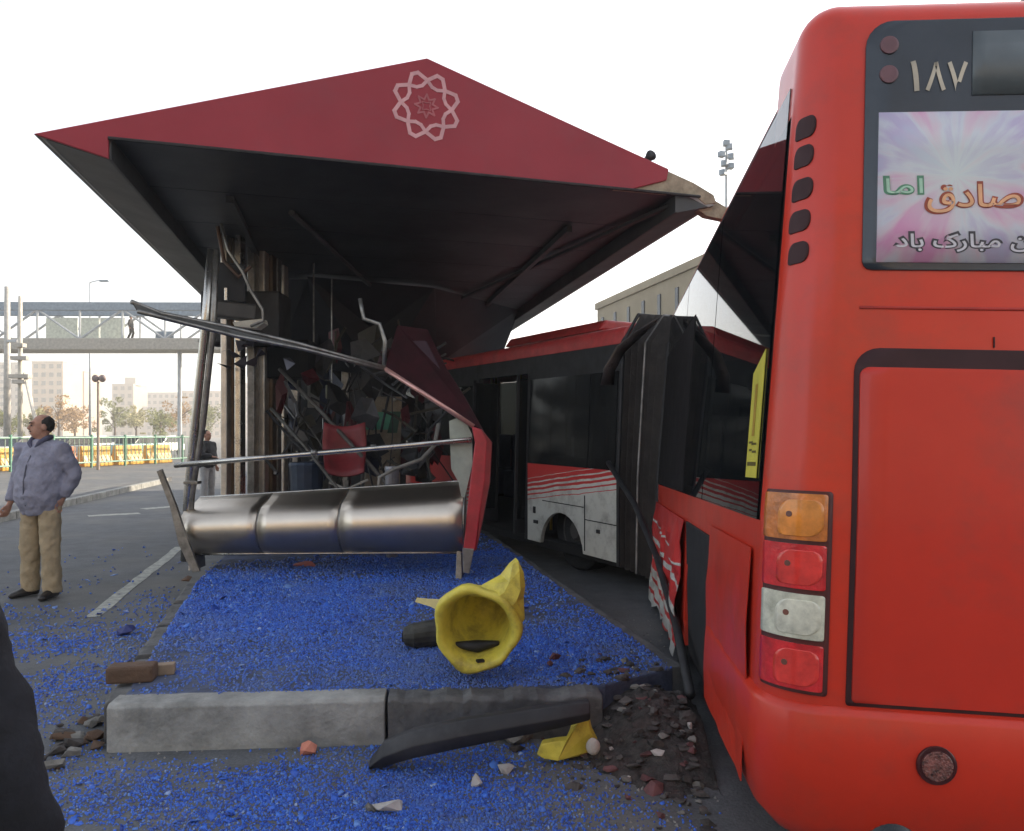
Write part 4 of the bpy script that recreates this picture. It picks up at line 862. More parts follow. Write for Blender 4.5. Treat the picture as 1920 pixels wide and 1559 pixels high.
def person(label, loc, face, pose, cols, name='person', detail=True, h=1.72):
    """pose: dict of joints in the person's frame (x = own left, -y = forward, z up, for a 1.72 m figure)"""
    k = h/1.72; loc = Vector(loc); Rz = rotz(face)
    T = lambda p: loc + Rz @ (Vector(p)*k)
    t = thing(name, label, 'person', loc)
    D = dict(shL=(.195, .01, 1.40), elL=(.27, .04, 1.14), wrL=(.25, -.03, .91), shR=(-.195, .01, 1.40), elR=(-.27, .04, 1.14), wrR=(-.27, -.03, .90),
             hipL=(.095, 0, .90), knL=(.11, -.02, .49), anL=(.12, .02, .09), hipR=(-.095, 0, .90), knR=(-.11, -.02, .49), anR=(-.12, .02, .09), head=0.0, belly=0.0)
    D.update(pose); g = {a: Vector(b) for a, b in D.items() if isinstance(b, tuple)}; bl = D['belly']
    X = Rz @ Vector((1, 0, 0)); vox = 0.009 if detail else 0.016
    hr = rotz(D['head']); H = lambda p: T(hr @ Vector((p[0], p[1], 0)) + Vector((0, 0, p[2]))); HR = Rz @ hr
    # body: head, neck, trunk, limbs and hands in one skin
    b = MB()
    b.ball(H((0, .012, 1.625)), (.074*k, .094*k, .098*k), 16, 12, HR); b.ball(H((0, -.022, 1.575)), (.060*k, .070*k, .085*k), 14, 10, HR)
    b.ball(H((0, -.040, 1.530)), (.040*k, .045*k, .035*k), 12, 8, HR)
    b.tube([H((0, -.085, 1.632)), H((0, -.108, 1.590)), H((0, -.094, 1.580))], [.010*k, .016*k, .012*k], 8)
    b.ball(H((0, -.080, 1.650)), (.052*k, .018*k, .012*k), 10, 6, HR)
    b.ball(H((0, -.088, 1.545)), (.026*k, .012*k, .010*k), 10, 6, HR)
    for sx in (-1, 1): b.ball(H((sx*.076, .012, 1.600)), (.010*k, .022*k, .034*k), 8, 6, HR)
    b.tube([T((0, .02, 1.36)), T((0, .012, 1.46)), H((0, .005, 1.55))], [.075*k, .058*k, .055*k], 12)
    b.tube([T((0, 0, .86)), T((0, 0, 1.05)), T((0, 0, 1.25)), T((0, .01, 1.38)), T((0, .01, 1.44))], [.15*k, .145*k, .16*k, .155*k, .07*k], 14, [.10*k, .10*k, .11*k, .09*k, .06*k], side=X)
    for s in 'LR':
        b.tube([T(g['sh'+s]*Vector((1, 1, 1)) if False else g['sh'+s]), T(g['el'+s]), T(g['wr'+s])], [.05*k, .04*k, .026*k], 10)
        b.tube([T(g['hip'+s]), T(g['kn'+s]), T(g['an'+s]), T(g['an'+s]-Vector((0, 0, .05)))], [.085*k, .058*k, .04*k, .04*k], 10)
        d = (T(g['wr'+s])-T(g['el'+s])).normalized(); hand(b, T(g['wr'+s])+d*.01, d, Rz @ Vector((0, -1, 0)), 1 if s == 'R' else -1, 0.7)
    body = remesh(b.build('body', cols.get('skin', m_skin), t, fix=False), vox*0.85, 3)
    # jacket
    j = MB(); z0 = D.get('hem', .86)
    zz = [z0, z0+.03, z0+.12, 1.10, 1.24, 1.36, 1.43, 1.485]; rx = [.195, .205, .220+bl*.5, .222+bl*.5, .222, .215, .165, .085]; ry = [.140+bl*.3, .150+bl*.4, .162+bl, .165+bl, .150+bl*.4, .125, .100, .080]
    j.tube([T((0, .005-bl*.5*(1 if 0 < i < 5 else 0), z)) for i, z in enumerate(zz)], [q*k for q in rx], 20, [q*k for q in ry], side=X)
    for s in 'LR':
        sh, el, wr = g['sh'+s], g['el'+s], g['wr'+s]
        j.tube([T(sh*Vector((.55, 1, 1)) if False else Vector((sh.x*.5, sh.y, sh.z-.02))) if False else T((sh.x*.5, sh.y, sh.z)), T(sh), T(sh.lerp(el, .5)), T(el), T(el.lerp(wr, .5)), T(wr.lerp(el, .06))], [.075*k, .082*k, .075*k, .070*k, .066*k, .052*k], 14)
    jk = remesh(j.build('jacket', cols['jacket'], t, fix=False), vox*1.3, 4, 0.045, 0.09)
    if cols.get('collar'):
        c = MB(); 
        for sx in (-1, 1): c.tube([T((sx*.015, -.095, 1.40)), T((sx*.055, -.085, 1.455)), T((sx*.078, -.02, 1.50)), T((sx*.055, .055, 1.51)), T((0, .075, 1.51))], [.012*k, .022*k, .026*k, .026*k, .026*k], 8)
        remesh(c.build('collar', cols['collar'], t, fix=False), .010, 3)
    if detail:
        zp = MB(); zp.tube([T((.004, y_, z_)) for z_, y_ in ((.875, -.150-bl*.9), (.97, -.160-bl*1.45), (1.10, -.160-bl*1.45), (1.24, -.146-bl*.9), (1.34, -.122))], .007*k, 6); zp.build('zip', M('zip_dark', (.07, .07, .10), .6), t)
    # trousers
    q = MB(); q.tube([T((0, 0, .80)), T((0, 0, .88)), T((0, 0, .98))], [.165*k, .185*k, .17*k], 18, [.115*k, .13*k, .115*k], side=X)
    for s in 'LR':
        a, kn, an = g['hip'+s], g['kn'+s], g['an'+s]
        q.tube([T(a), T(a.lerp(kn, .5)), T(kn), T(kn.lerp(an, .5)), T(an-Vector((0, 0, .035)))], [.105*k, .095*k, .084*k, .080*k, .082*k], 14)
    remesh(q.build('trousers', cols['trousers'], t, fix=False), vox*1.3, 4, 0.034, 0.08)
    # shoes
    for s in 'LR':
        an = g['an'+s]; tw = .25 if s == 'L' else -.25; f = Vector((math.sin(tw), -math.cos(tw), 0))
        b0 = Vector((an.x, an.y, 0)); m_ = MB()
        m_.tube([T(b0-f*.07+Vector((0, 0, .045))), T(b0+Vector((0, 0, .055))), T(b0+f*.09+Vector((0, 0, .042))), T(b0+f*.17+Vector((0, 0, .03))), T(b0+f*.20+Vector((0, 0, .022)))], [.035*k, .043*k, .046*k, .040*k, .018*k], 12, [.044*k, .052*k, .042*k, .030*k, .018*k], side=Rz @ Vector((f.y, -f.x, 0)))
        remesh(m_.build('shoe', cols.get('shoe', m_shoe), t, fix=False), .011, 2)
    # hair
    hb = MB(); hb.ball(H((0, .030, 1.628)) if D.get('bald') else H((0, .030, 1.640)), (.081*k, .082*k, .088*k) if D.get('bald') else (.080*k, .088*k, .092*k), 16, 12, HR); ho = remesh(hb.build('hair', m_hair, t, fix=False), .010, 2, 0.012, .03)
    if detail:
        for sx in (-1, 1):
            MB().ball(H((sx*.030, -.086, 1.618)), (.012, .007, .007), 8, 6, HR).build('eye', m_dark, t, smooth=True)
            MB().tube([H((sx*.014, -.097, 1.640)), H((sx*.032, -.096, 1.646)), H((sx*.050, -.084, 1.640))], .0045, 6).build('eyebrow', m_hair, t)
        MB().tube([H((-.022, -.095, 1.548)), H((0, -.102, 1.550)), H((.022, -.095, 1.548))], .004, 6).build('mouth', M('lip', (0.22, 0.07, 0.06), .5), t)
        hb2 = MB(); hb2.tube([H((-.026, -.093, 1.562)), H((0, -.101, 1.566)), H((.026, -.093, 1.562))], .005, 6).build('moustache', m_hair, t)
    return t
m_jack = M('lavender_grey_jacket', (0.26, 0.26, 0.33), 0.8, 0, 0.12, 9, bump=0.3, bscale=60)
m_jack_in = M('navy_collar', (0.09, 0.09, 0.14), 0.8)
m_khaki = M('khaki_trousers', (0.37, 0.29, 0.18), 0.85, 0, 0.10, 10, bump=0.2, bscale=60)
mp = G(78, 1120)
person('stout man in a lavender grey jacket and khaki trousers standing on the road', (mp.x, mp.y, 0), math.radians(-14),
       dict(shL=(.215, .01, 1.40), elL=(.295, .08, 1.16), wrL=(.215, .03, .94), shR=(-.215, .01, 1.40), elR=(-.285, .03, 1.12), wrR=(-.305, -.06, .88),
            anL=(.125, .0, .09), knL=(.12, -.02, .49), anR=(-.155, .03, .09), knR=(-.125, -.01, .49), head=math.radians(-38), belly=.03, bald=True, hem=.84),
       dict(jacket=m_jack, collar=m_jack_in, trousers=m_khaki), h=1.76)
m_coat = M('navy_black_coat', (0.006, 0.007, 0.012), 0.9, 0, 0.3, 12, bump=0.2, bscale=70)
m_dtr = M('black_trousers', (0.012, 0.012, 0.015), 0.85)
# bystander close to the camera: only the sleeve and hip are in view
person('dark clad bystander of whom only sleeve and hip show', (-1.10, 1.22, 0), math.radians(180),
       dict(shR=(-.19, .0, 1.38), elR=(-.31, .03, 1.10), wrR=(-.345, -.02, .84), shL=(.19, .0, 1.38), elL=(.25, .03, 1.10), wrL=(.26, -.03, .85), hem=.70, belly=.02),
       dict(jacket=m_coat, trousers=m_dtr), detail=False, h=1.66)
# figure half hidden behind the steel columns
q = G(392, 948)
person('figure in black with pale trousers half hidden by the steel columns', (q.x-.04, q.y, 0), math.radians(70), dict(elR=(-.29, -.10, 1.16), wrR=(-.16, -.30, 1.12)),
       dict(jacket=M('black_jacket', (.02, .02, .022), .8), trousers=M('pale_trousers', (.36, .36, .36), .8)), detail=False, h=1.66)
# ================================================================ BACKGROUND
HZ = lambda c, k: tuple(a*(1-k)+b*k for a, b in zip(c, (0.5, 0.47, 0.42)))
m_brg = M('footbridge_steel', (0.42, 0.44, 0.45), 0.5, 0.1, 0.12, 2); m_brg_d = M('footbridge_rail_blue', (0.20, 0.25, 0.30), 0.5, 0.1)
m_deck = M('footbridge_deck', (0.40, 0.37, 0.32), 0.7)
BY = 50.0
def bp(x, y, dy=0): return P(x, y, BY)+Vector((0, dy, 0))
fb = thing('footbridge', 'steel truss footbridge spanning the road beyond the station', 'footbridge', (bp(200, 0).x, BY, 0))
MB().hexa([bp(-420, 656), bp(700, 656), bp(700, 656, 2.4), bp(-420, 656, 2.4)], [bp(-420, 634), bp(700, 634), bp(700, 634, 2.4), bp(-420, 634, 2.4)]).build('deck', m_deck, fb, bevel=0.05)
for dy in (0, 2.4):
    MB().hexa([bp(-420, 581, dy), bp(700, 583, dy), bp(700, 583, dy+.25), bp(-420, 581, dy+.25)], [bp(-420, 565, dy), bp(700, 568, dy), bp(700, 568, dy+.25), bp(-420, 565, dy+.25)]).build('top_chord', m_brg_d, fb, bevel=0.03)
    xs = list(range(-420, 701, 80)); 
    for i, x in enumerate(xs):
        x += 48; MB().tube([bp(x-40, 636, dy+.1), bp(x-40, 578, dy+.1)], 0.07, 6).build('truss_post', m_brg, fb)
        if i % 2: MB().tube([bp(x-40, 636, dy+.12), bp(x+40, 580, dy+.12)], 0.08, 6).build('truss_diagonal', m_brg, fb)
        else: MB().tube([bp(x-40, 580, dy+.12), bp(x+40, 636, dy+.12)], 0.08, 6).build('truss_diagonal', m_brg, fb)
m_screen = M('milky_screen_panel', (0.60, 0.62, 0.52), 0.6)
for x0, x1 in ((46, 108), (111, 150), (153, 200)): MB().hexa([bp(x0, 634, 2.3), bp(x1, 634, 2.3), bp(x1, 634, 2.34), bp(x0, 634, 2.34)], [bp(x0, 586, 2.3), bp(x1, 586, 2.3), bp(x1, 586, 2.34), bp(x0, 586, 2.34)]).build('screen_panel', m_screen, fb)
MB().hexa([bp(286, 636, .4), bp(320, 636, .4), bp(320, 636, .5), bp(286, 636, .5)], [bp(286, 620, .4), bp(320, 620, .4), bp(320, 620, .5), bp(286, 620, .5)]).build('sign_box', m_brg_d, fb)
for x in (-180, 322, 600):
    a = bp(x, 656, 1.2); MB().tube([Vector((a.x, a.y, -.1)), a+Vector((0, 0, .1))], 0.14, 10).build('support', m_brg, fb)
pw = bp(230, 634, 1.1)
person('tiny walker in black crossing the footbridge', pw, math.radians(90), dict(knL=(.11, -.12, .5), anL=(.11, .0, .1), anR=(-.11, .18, .10)), dict(jacket=bpy.data.materials['black_jacket'], trousers=m_dtr), detail=False, h=1.6)
# twin masts of the bridge stair at the left
for i, (x0, x1, yt, Y, lb) in enumerate(((8, 19, 538, 44, 'pale concrete mast beside the footbridge, the taller of a pair'), (34, 42, 556, 43, 'slim steel mast beside the footbridge, with clamped boxes'))):
    a = P((x0+x1)/2, yt, Y); r = (x1-x0)/2/FPX*Y; t = thing('mast', lb, 'mast', (a.x, a.y, 0), None)
    MB().tube([(a.x, a.y, -.1), (a.x, a.y, a.z*.5), a], [r*1.15, r*1.05, r*.85], 10).build('pole', M('mast_%d_paint' % i, ((.42, .40, .36), (.48, .45, .38))[i], .6), t, smooth=True)
    if i:
        for y, w in ((648, .5), (672, .9), (706, 1.1), (716, .7)): MB().box(P(38, y, Y-.2), (w, .4, .22)).build('clamp_box', m_deck, t, bevel=.02)
        MB().tube([P(46, 700, Y), P(62, 770, Y-1), P(70, 800, Y-1)], .10, 6).build('stay', M('pale_stay', (.62, .58, .5), .6), t)
    else: MB().tube([P(14, 640, Y), P(34, 640, Y-.8)], .1, 6).build('cross_bar', m_brg, t)
# street lamps
def lamp_post(label, x, ytop, Y, arm, r=.09, double=False):
    a = P(x, ytop, Y); t = thing('street_lamp', label, 'street lamp', (a.x, a.y, 0))
    MB().tube([(a.x, a.y, -.1), a], [r*1.3, r*.7], 8).build('pole', m_brg, t, smooth=True)
    for sx in ((1, -1) if double else (1,)):
        e = a+Vector((sx*arm, 0, .15)); MB().tube([a, a.lerp(e, .6)+Vector((0, 0, .05)), e], r*.5, 6).build('arm', m_brg, t, smooth=True)
        MB().box(e+Vector((sx*.25, 0, -.03)), (.75, .3, .14)).build('lamp_head', m_brg_d, t, bevel=.04)
lamp_post('grey street lamp with one short arm rising above the footbridge', 169, 530, 62, 0.9)
t = thing('traffic_signal', 'slim pole with twin dark signal heads in front of the hazy city', 'signal', (P(184, 0, 34).x, 34, 0))
a = P(184, 716, 34); MB().tube([(a.x, a.y, -.1), a], [.07, .05], 8).build('pole', M('brown_pole', (.30, .24, .19), .6), t)
for x in (179, 192): MB().ball(P(x, 710, 34), (.16, .13, .17), 12, 8).build('signal_head', M('dark_signal_%d' % x, (.20, .15, .14), .5), t, smooth=True)
# floodlight cluster over the roofs at the right
a = P(1362, 272, 42); t = thing('floodlight_mast', 'slender mast with a cluster of small floodlights above the canopy tip', 'mast', (a.x, a.y, 0))
MB().tube([(a.x, a.y, -.1), a+Vector((0, 0, .2))], [.14, .07], 8).build('pole', m_brg, t)
for dx, dy in ((-9, 18), (-5, 35), (-7, 52), (6, 4), (9, 22), (8, 40), (0, -3)):
    MB().box(P(1362+dx, 272+dy, 41.8), (.34, .3, .32), rotz(dx)).build('floodlight', m_brg_d, t, bevel=.04)
    MB().tube([P(1362+dx, 272+dy, 41.9), P(1362, 272+dy+3, 42)], .04, 5).build('bracket', m_brg, t)
# buildings -----------------------------------------------------------------
m_win = M('window_dark', (0.06, 0.065, 0.07), 0.25)
def building(label, a, b, depth, h, col, rows, cols_, name='building', wfrac=.55, parapet=True, door=False, group=None, z0=0.0, wr=(0.25, 0.9)):
    """block with its front from ground point a to b, windows set in recesses"""
    a, b = Vector((a[0], a[1], 0)), Vector((b[0], b[1], 0)); d = (b-a).normalized(); L = (b-a).length; n = Vector((d.y, -d.x, 0)); bk = -n*depth
    t = thing(name, label, 'building', (a+b)/2, group); mt = M(name+'_wall', col, .85, 0, .08, .4, dirt=tuple(c*.7 for c in col), dirt_amt=.5, dscale=.3)
    MB().prism([a-Vector((0, 0, .3)), b-Vector((0, 0, .3)), b+bk-Vector((0, 0, .3)), a+bk-Vector((0, 0, .3))], (0, 0, h+.3)).build('wall', mt, t)
    if parapet: MB().prism([a+n*.15-d*.15+Vector((0, 0, h)), b+n*.15+d*.15+Vector((0, 0, h)), b+bk+Vector((0, 0, h)), a+bk+Vector((0, 0, h))], (0, 0, .5)).build('cornice', mt, t)
    for r_ in range(rows):
        for c in range(cols_):
            cw = L/cols_; fh = h/rows; p = a+d*(cw*(c+.5))+Vector((0, 0, fh*(r_+.55)))+n*.02; w = cw*wfrac; hh = fh*.5
            o = MB().hexa([p-d*w/2-Vector((0, 0, hh/2)), p+d*w/2-Vector((0, 0, hh/2)), p+d*w/2-Vector((0, 0, hh/2))+n*.06, p-d*w/2-Vector((0, 0, hh/2))+n*.06], [p-d*w/2+Vector((0, 0, hh/2)), p+d*w/2+Vector((0, 0, hh/2)), p+d*w/2+Vector((0, 0, hh/2))+n*.06, p-d*w/2+Vector((0, 0, hh/2))+n*.06]).build('window', m_win, t)
            MB().hexa([p-d*(w/2+.1)-Vector((0, 0, hh/2+.12)), p+d*(w/2+.1)-Vector((0, 0, hh/2+.12)), p+d*(w/2+.1)-Vector((0, 0, hh/2+.12))+n*.2, p-d*(w/2+.1)-Vector((0, 0, hh/2+.12))+n*.2], [p-d*(w/2+.1)-Vector((0, 0, hh/2)), p+d*(w/2+.1)-Vector((0, 0, hh/2)), p+d*(w/2+.1)-Vector((0, 0, hh/2))+n*.2, p-d*(w/2+.1)-Vector((0, 0, hh/2))+n*.2]).build('sill', mt, o)
    return t
# beige long building behind the bus
a = P(1120, 560, 60); b = P(1290, 480, 45.6); d2 = (Vector((b.x, b.y, 0))-Vector((a.x, a.y, 0))).normalized()
bb = Vector((a.x, a.y, 0))+d2*32
t = building('long beige building behind the bus roof with small paired windows', (a.x, a.y), (bb.x, bb.y), 10, 11.3, (0.34, 0.28, 0.19), 3, 13, wfrac=.16)
MB().tube([(a.x+.9, a.y-2.2, 0), (a.x+.9, a.y-2.2, 11.7)], .09, 6).build('drainpipe', m_brg_d, t)
# sunlit hazy city at the left, far away
CB = [((-100, 830), (62, 682), 190, 'far pale tower block left of the masts', (.48, .42, .34), -60, 40), ((60, 830), (118, 680), 170, 'far peach coloured block beside the footbridge lamp, the taller', (.56, .42, .30), 60, 118), ((118, 830), (158, 698), 180, 'far peach coloured block, the lower neighbour of the taller one', (.54, .40, .29), 118, 158),
      ((215, 0), (250, 722), 200, 'far brownish block with a small roof turret', (.42, .36, .30), 210, 250), ((250, 0), (330, 738), 230, 'far low grey terrace of houses on the skyline', (.46, .40, .36), 252, 340), ((390, 0), (420, 735), 210, 'far pink block seen between the leaning post and columns', (.5, .4, .33), 340, 425), ((430, 0), (600, 720), 240, 'far grey block hidden mostly by the station', (.45, .4, .36), 430, 640)]
for i, (_, (x1, yt), Y, lb, col, xa, xb) in enumerate(CB):
    Y *= 1.8; 
    p0, p1 = P(xa, yt, Y), P(xb, yt, Y); building(lb, (p0.x, Y), (p1.x, Y), 14, p0.z, col, max(3, int(p0.z/3.3)), max(3, int((p1.x-p0.x)/3)), name='city_block')
tur = P(240, 722, 200); MB().box((tur.x*1.8, 365, (tur.z-EYE)*1.8+EYE+1.6), (5, 6, 4)).build('roof_turret', bpy.data.materials['city_block_wall'], [o for o in C.objects if o.get('label', '').startswith('far brownish')][0])
# unseen block added on the far side of the bus lane to shade the station
building('unseen grey block added beyond the bus lane to shade the station', (15, 3), (15, 37), -14, 14.0, (.30, .27, .22), 5, 10, name='shade_block')
# unseen street fronts added behind the camera for warm reflections and fill
for i, (xa, xb, hh, col, lb) in enumerate(((-46, -24, 15, (.62, .46, .28), 'unseen ochre street front added to reflect warm light at the station'), (-23, -4, 12, (.64, .50, .32), 'unseen sand coloured street front added to reflect warm light at the station'), (-3, 16, 17, (.60, .44, .27), 'unseen brown brick street front added to reflect warm light at the station'))):
    building(lb, (xb, -34), (xa, -34), 10, hh, col, 4, 6, name='reflection_front')
# trees ----------------------------------------------------------------------
def leaf_mat(name, c1, c2):
    m = bpy.data.materials.new(name); m.use_nodes = True; n, l = m.node_tree.nodes, m.node_tree.links; b = n['Principled BSDF']; b.inputs['Roughness'].default_value = .8
    g = n.new('ShaderNodeNewGeometry'); r = n.new('ShaderNodeMix'); r.data_type = 'RGBA'; r.inputs[6].default_value = (*c1, 1); r.inputs[7].default_value = (*c2, 1)
    l.new(g.outputs['Random Per Island'], r.inputs[0]); l.new(r.outputs[2], b.inputs['Base Color']); return m
LM = [leaf_mat('autumn_leaves', (.42, .26, .12), (.26, .16, .07)), leaf_mat('olive_leaves', (.28, .28, .12), (.15, .17, .06)), leaf_mat('pale_leaves', (.44, .40, .22), (.28, .26, .12))]
m_bark = M('bark', (.12, .09, .07), .9)
def tree(label, x, ytop, Y, w, kind, n=1400):
    top = P(x, ytop, Y); t = thing('tree', label, 'tree', (top.x, Y, 0), 'trees along the far road'); h = top.z; rw = w/FPX*Y/2; base = Vector((top.x, Y, 0)); rng = np.random.default_rng(int(x*7+Y))
    tb = MB(); tb.tube([base-Vector((0, 0, .1)), base+Vector((.05, 0, h*.35)), base+Vector((0, .05, h*.7))], [h*.028, h*.02, h*.008], 8)
    for i in range(6):
        a = rng.uniform(0, 6.28); z = h*rng.uniform(.3, .6); tb.tube([base+Vector((0, 0, z)), base+Vector((math.cos(a)*rw*.4, math.sin(a)*rw*.4, z+h*.13)), base+Vector((math.cos(a)*rw*.8, math.sin(a)*rw*.8, z+h*.22))], [h*.012, h*.007, h*.003], 6)
    tb.build('trunk', m_bark, t)
    cl = [(Vector((rng.normal(0, .42)*rw, rng.normal(0, .42)*rw, h*(.62+rng.normal(0, .15)))), rng.uniform(.2, .42)*rw) for _ in range(16)]
    mb = MB(); s = .012*h+.05
    for i in range(n):
        c, r = cl[i % 16]; v = Vector(rng.normal(0, 1, 3)).normalized()*r*rng.uniform(.5, 1.05); p = base+c+v; p.z = min(max(p.z, h*.28), h)
        u = Vector(rng.normal(0, 1, 3)).normalized(); q = u.orthogonal().normalized(); e = s*rng.uniform(.6, 1.5); mb.add([p-u*e, p+q*e*.6, p+u*e, p-q*e*.6], [(0, 1, 2, 3)])
    mb.build('crown', LM[kind], t, fix=False)
for x, yt, Y, w, k, lb in ((110, 742, 75, 62, 0, 'rust coloured autumn tree in front of the peach blocks'), (140, 748, 82, 50, 0, 'smaller rust coloured autumn tree beside the far lamp'), (70, 765, 58, 46, 2, 'pale bare looking tree below the peach blocks'), (215, 745, 90, 46, 1, 'olive tree left of the brownish far block'), (255, 752, 80, 44, 2, 'pale sunlit tree under the far terrace'), (300, 757, 70, 50, 1, 'olive sunlit tree near the bridge support'), (335, 745, 85, 52, 0, 'rust coloured tree beside the leaning post'), (390, 750, 90, 60, 1, 'dusty olive tree seen past the columns'), (20, 762, 66, 50, 1, 'dark olive tree behind the twin masts')):
    tree(lb, x, yt, Y*1.3, w*1.15, k)
# fence along the road ---------------------------------------------------------
m_green = M('green_fence_paint', (.09, .24, .16), .5, dirt=(.2, .2, .18), dirt_amt=.4); m_bar = M('grey_green_bars', (.20, .26, .20), .5)
fa, fb_ = Vector((-23.0, 23.5, 0)), Vector((-17.8, 45, 0)); fdv = (fb_-fa).normalized(); FLn = (fb_-fa).length
fence = thing('road_fence', 'green railing with upright bars along the far side of the road', 'fence', fa)
for z in (.25, 1.42): MB().tube([fa+Vector((0, 0, z)), fb_+Vector((0, 0, z))], .045, 6).build('rail', m_green, fence)
for i in range(int(FLn/2.2)+1): p = fa+fdv*i*2.2; MB().box(p+Vector((0, 0, .75)), (.09, .09, 1.62)).build('post', m_green, fence)
bm_ = MB().box((0, 0, .83), (.03, .03, 1.18)).build('bar', m_bar, fence)
for i in range(int(FLn/.28)):
    o = bm_ if i == 0 else bm_.copy()
    if i: C.objects.link(o)
    p = fa+fdv*(i*.28+.14); o.location = p+Vector((0, 0, 0))
# yellow water-filled barriers behind the fence
m_ybar = M('orange_yellow_plastic', (.62, .34, .04), .45, var=.2); m_obar = M('orange_plastic', (.55, .14, .04), .45)
for i in range(9):
    p = fa+fdv*(1.2+i*2.25)+Vector((-1.1, .2, 0)); ang = math.atan2(fdv.y, fdv.x); 
    t = thing('road_barrier', 'yellow plastic road barrier standing behind the green railing' if i != 5 else 'orange plastic road barrier standing behind the green railing', 'barrier', p, 'plastic barriers behind the railing' if i != 5 else None)
    prof = [(-.28, 0), (-.28, .15), (-.14, .55), (-.10, 1.0), (.10, 1.0), (.14, .55), (.28, .15), (.28, 0)]; n_ = Vector((-fdv.y, fdv.x, 0))
    MB().loft([[p+fdv*e+n_*x_+Vector((0, 0, z_)) for x_, z_ in prof] for e in (-.95, .95)]).build('body', m_obar if i == 5 else m_ybar, t, bevel=.04)
    MB().box(p+Vector((0, 0, 1.0)), (.3, .12, .08), rotz(ang)).build('filler_cap', m_green, t)
# cars on the road beyond the fence ---------------------------------------------
def car(label, p, ang, col):
    t = thing('parked_car', label, 'car', p, None); Rz = rotz(ang); T = lambda v: Vector(p)+Rz @ Vector(v); mt = M('car_paint_'+label.split()[0]+str(int(p[1])), col, .3, .1, .05, coat=.5)
    pr = [(-2.1, .35), (-2.1, .75), (-1.9, .92), (-.75, .98), (1.5, .98), (2.1, .85), (2.15, .4)]
    MB().loft([[T((x, y, z)) for x, z in pr] for y in (-.82, .82)]).build('body', mt, t, bevel=.08)
    MB().loft([[T((x, y*.82, z)) for x, z in ((-.95, .95), (-.35, 1.42), (1.0, 1.44), (1.6, .97))] for y in (-.9, .9)]).build('glasshouse', m_win, t, bevel=.05)
    MB().loft([[T((x, y, z)) for x, z in ((-.35, 1.40), (-.3, 1.46), (.95, 1.48), (1.02, 1.42))] for y in (-.7, .7)]).build('roof', mt, t, bevel=.03)
    for x in (-1.3, 1.35):
        for y in (-.8, .8): MB().tube([T((x, y-.1, .32)), T((x, y+.1, .32))], .32, 16).build('wheel', m_tyre, t)
    for y in (-.6, .6): MB().box(T((-2.1, y, .72)), (.06, .3, .14), Rz).build('headlight', m_lampW, t)
for (x, Y, c, lb, an) in ((120, 44, (.12, .14, .15), 'dark grey car passing behind the railing', 1.4), (165, 52, (.75, .74, .70), 'white car with sunlit roof beyond the railing', 1.45), (250, 50, (.30, .50, .46), 'teal car beyond the yellow barriers', 1.4), (300, 56, (.80, .78, .72), 'cream white car near the bridge support', 1.5), (225, 62, (.7, .7, .66), 'silver car farther up the road', 1.45), (30, 40, (.6, .6, .56), 'pale car behind the man in lavender', 1.4)):
    q = P(x, 815, Y); car(lb, (q.x, Y, 0), an, c)
# ================================================================ BROKEN GLASS AND DEBRIS
def chip_mat():
    m = bpy.data.materials.new('blue_tempered_glass'); m.use_nodes = True; n, l = m.node_tree.nodes, m.node_tree.links; b = n['Principled BSDF']
    g = n.new('ShaderNodeNewGeometry'); r = n.new('ShaderNodeValToRGB'); e = r.color_ramp.elements
    e[0].position = 0; e[0].color = (.012, .030, .20, 1); e[1].position = 1; e[1].color = (.34, .42, .60, 1)
    for p, c in ((.25, (.020, .090, .46, 1)), (.70, (.034, .145, .64, 1)), (.90, (.06, .19, .62, 1)), (.98, (.15, .28, .58, 1))): q = e.new(p); q.color = c
    l.new(g.outputs['Random Per Island'], r.inputs[0]); b.inputs['Roughness'].default_value = .42
    tc = n.new('ShaderNodeTexCoord'); nz = n.new('ShaderNodeTexNoise'); nz.inputs['Scale'].default_value = 1.5; nz.inputs['Detail'].default_value = 6; nz.inputs['Roughness'].default_value = .7; l.new(tc.outputs['Object'], nz.inputs['Vector'])
    mr = n.new('ShaderNodeMapRange'); mr.inputs[1].default_value = .46; mr.inputs[2].default_value = .66; mr.inputs[4].default_value = .60; l.new(nz.outputs[0], mr.inputs[0])
    mx = n.new('ShaderNodeMix'); mx.data_type = 'RGBA'; mx.inputs[7].default_value = (.11, .15, .25, 1); l.new(mr.outputs[0], mx.inputs[0]); l.new(r.outputs[0], mx.inputs[6]); l.new(mx.outputs[2], b.inputs['Base Color'])
    return m
m_chip = chip_mat()
def fbm(x, y, seed):
    rng = np.random.default_rng(seed); v = np.zeros_like(x)
    for o in range(5):
        f = 0.8*2**o; a = rng.uniform(0, 6.28, 6); ph = rng.uniform(0, 6.28, 6)
        for k in range(6): v += np.cos(x*f*np.cos(a[k])+y*f*np.sin(a[k])+ph[k]+1.3*np.sin(y*f*.7+ph[k-1]))/6/1.6**o
    return v
def inside(poly, x, y):
    r = np.zeros(x.shape, bool); n = len(poly)
    for i in range(n):
        a, b = poly[i], poly[(i+1) % n]; c = ((a.y > y) != (b.y > y)) & (x < (b.x-a.x)*(y-a.y)/(b.y-a.y+1e-12)+a.x); r ^= c
    return r
def bus_clear(x, y):
    dx, dy = x-BO.x, y-BO.y; lx = dx*math.cos(TH)-dy*math.sin(TH); return lx < 0.0
def blobs(x, y, L):
    v = np.zeros_like(x)
    for cx, cy, rx, ry, a in L: v = np.maximum(v, a*np.exp(-((x-cx)/rx)**2-((y-cy)/ry)**2))
    return v
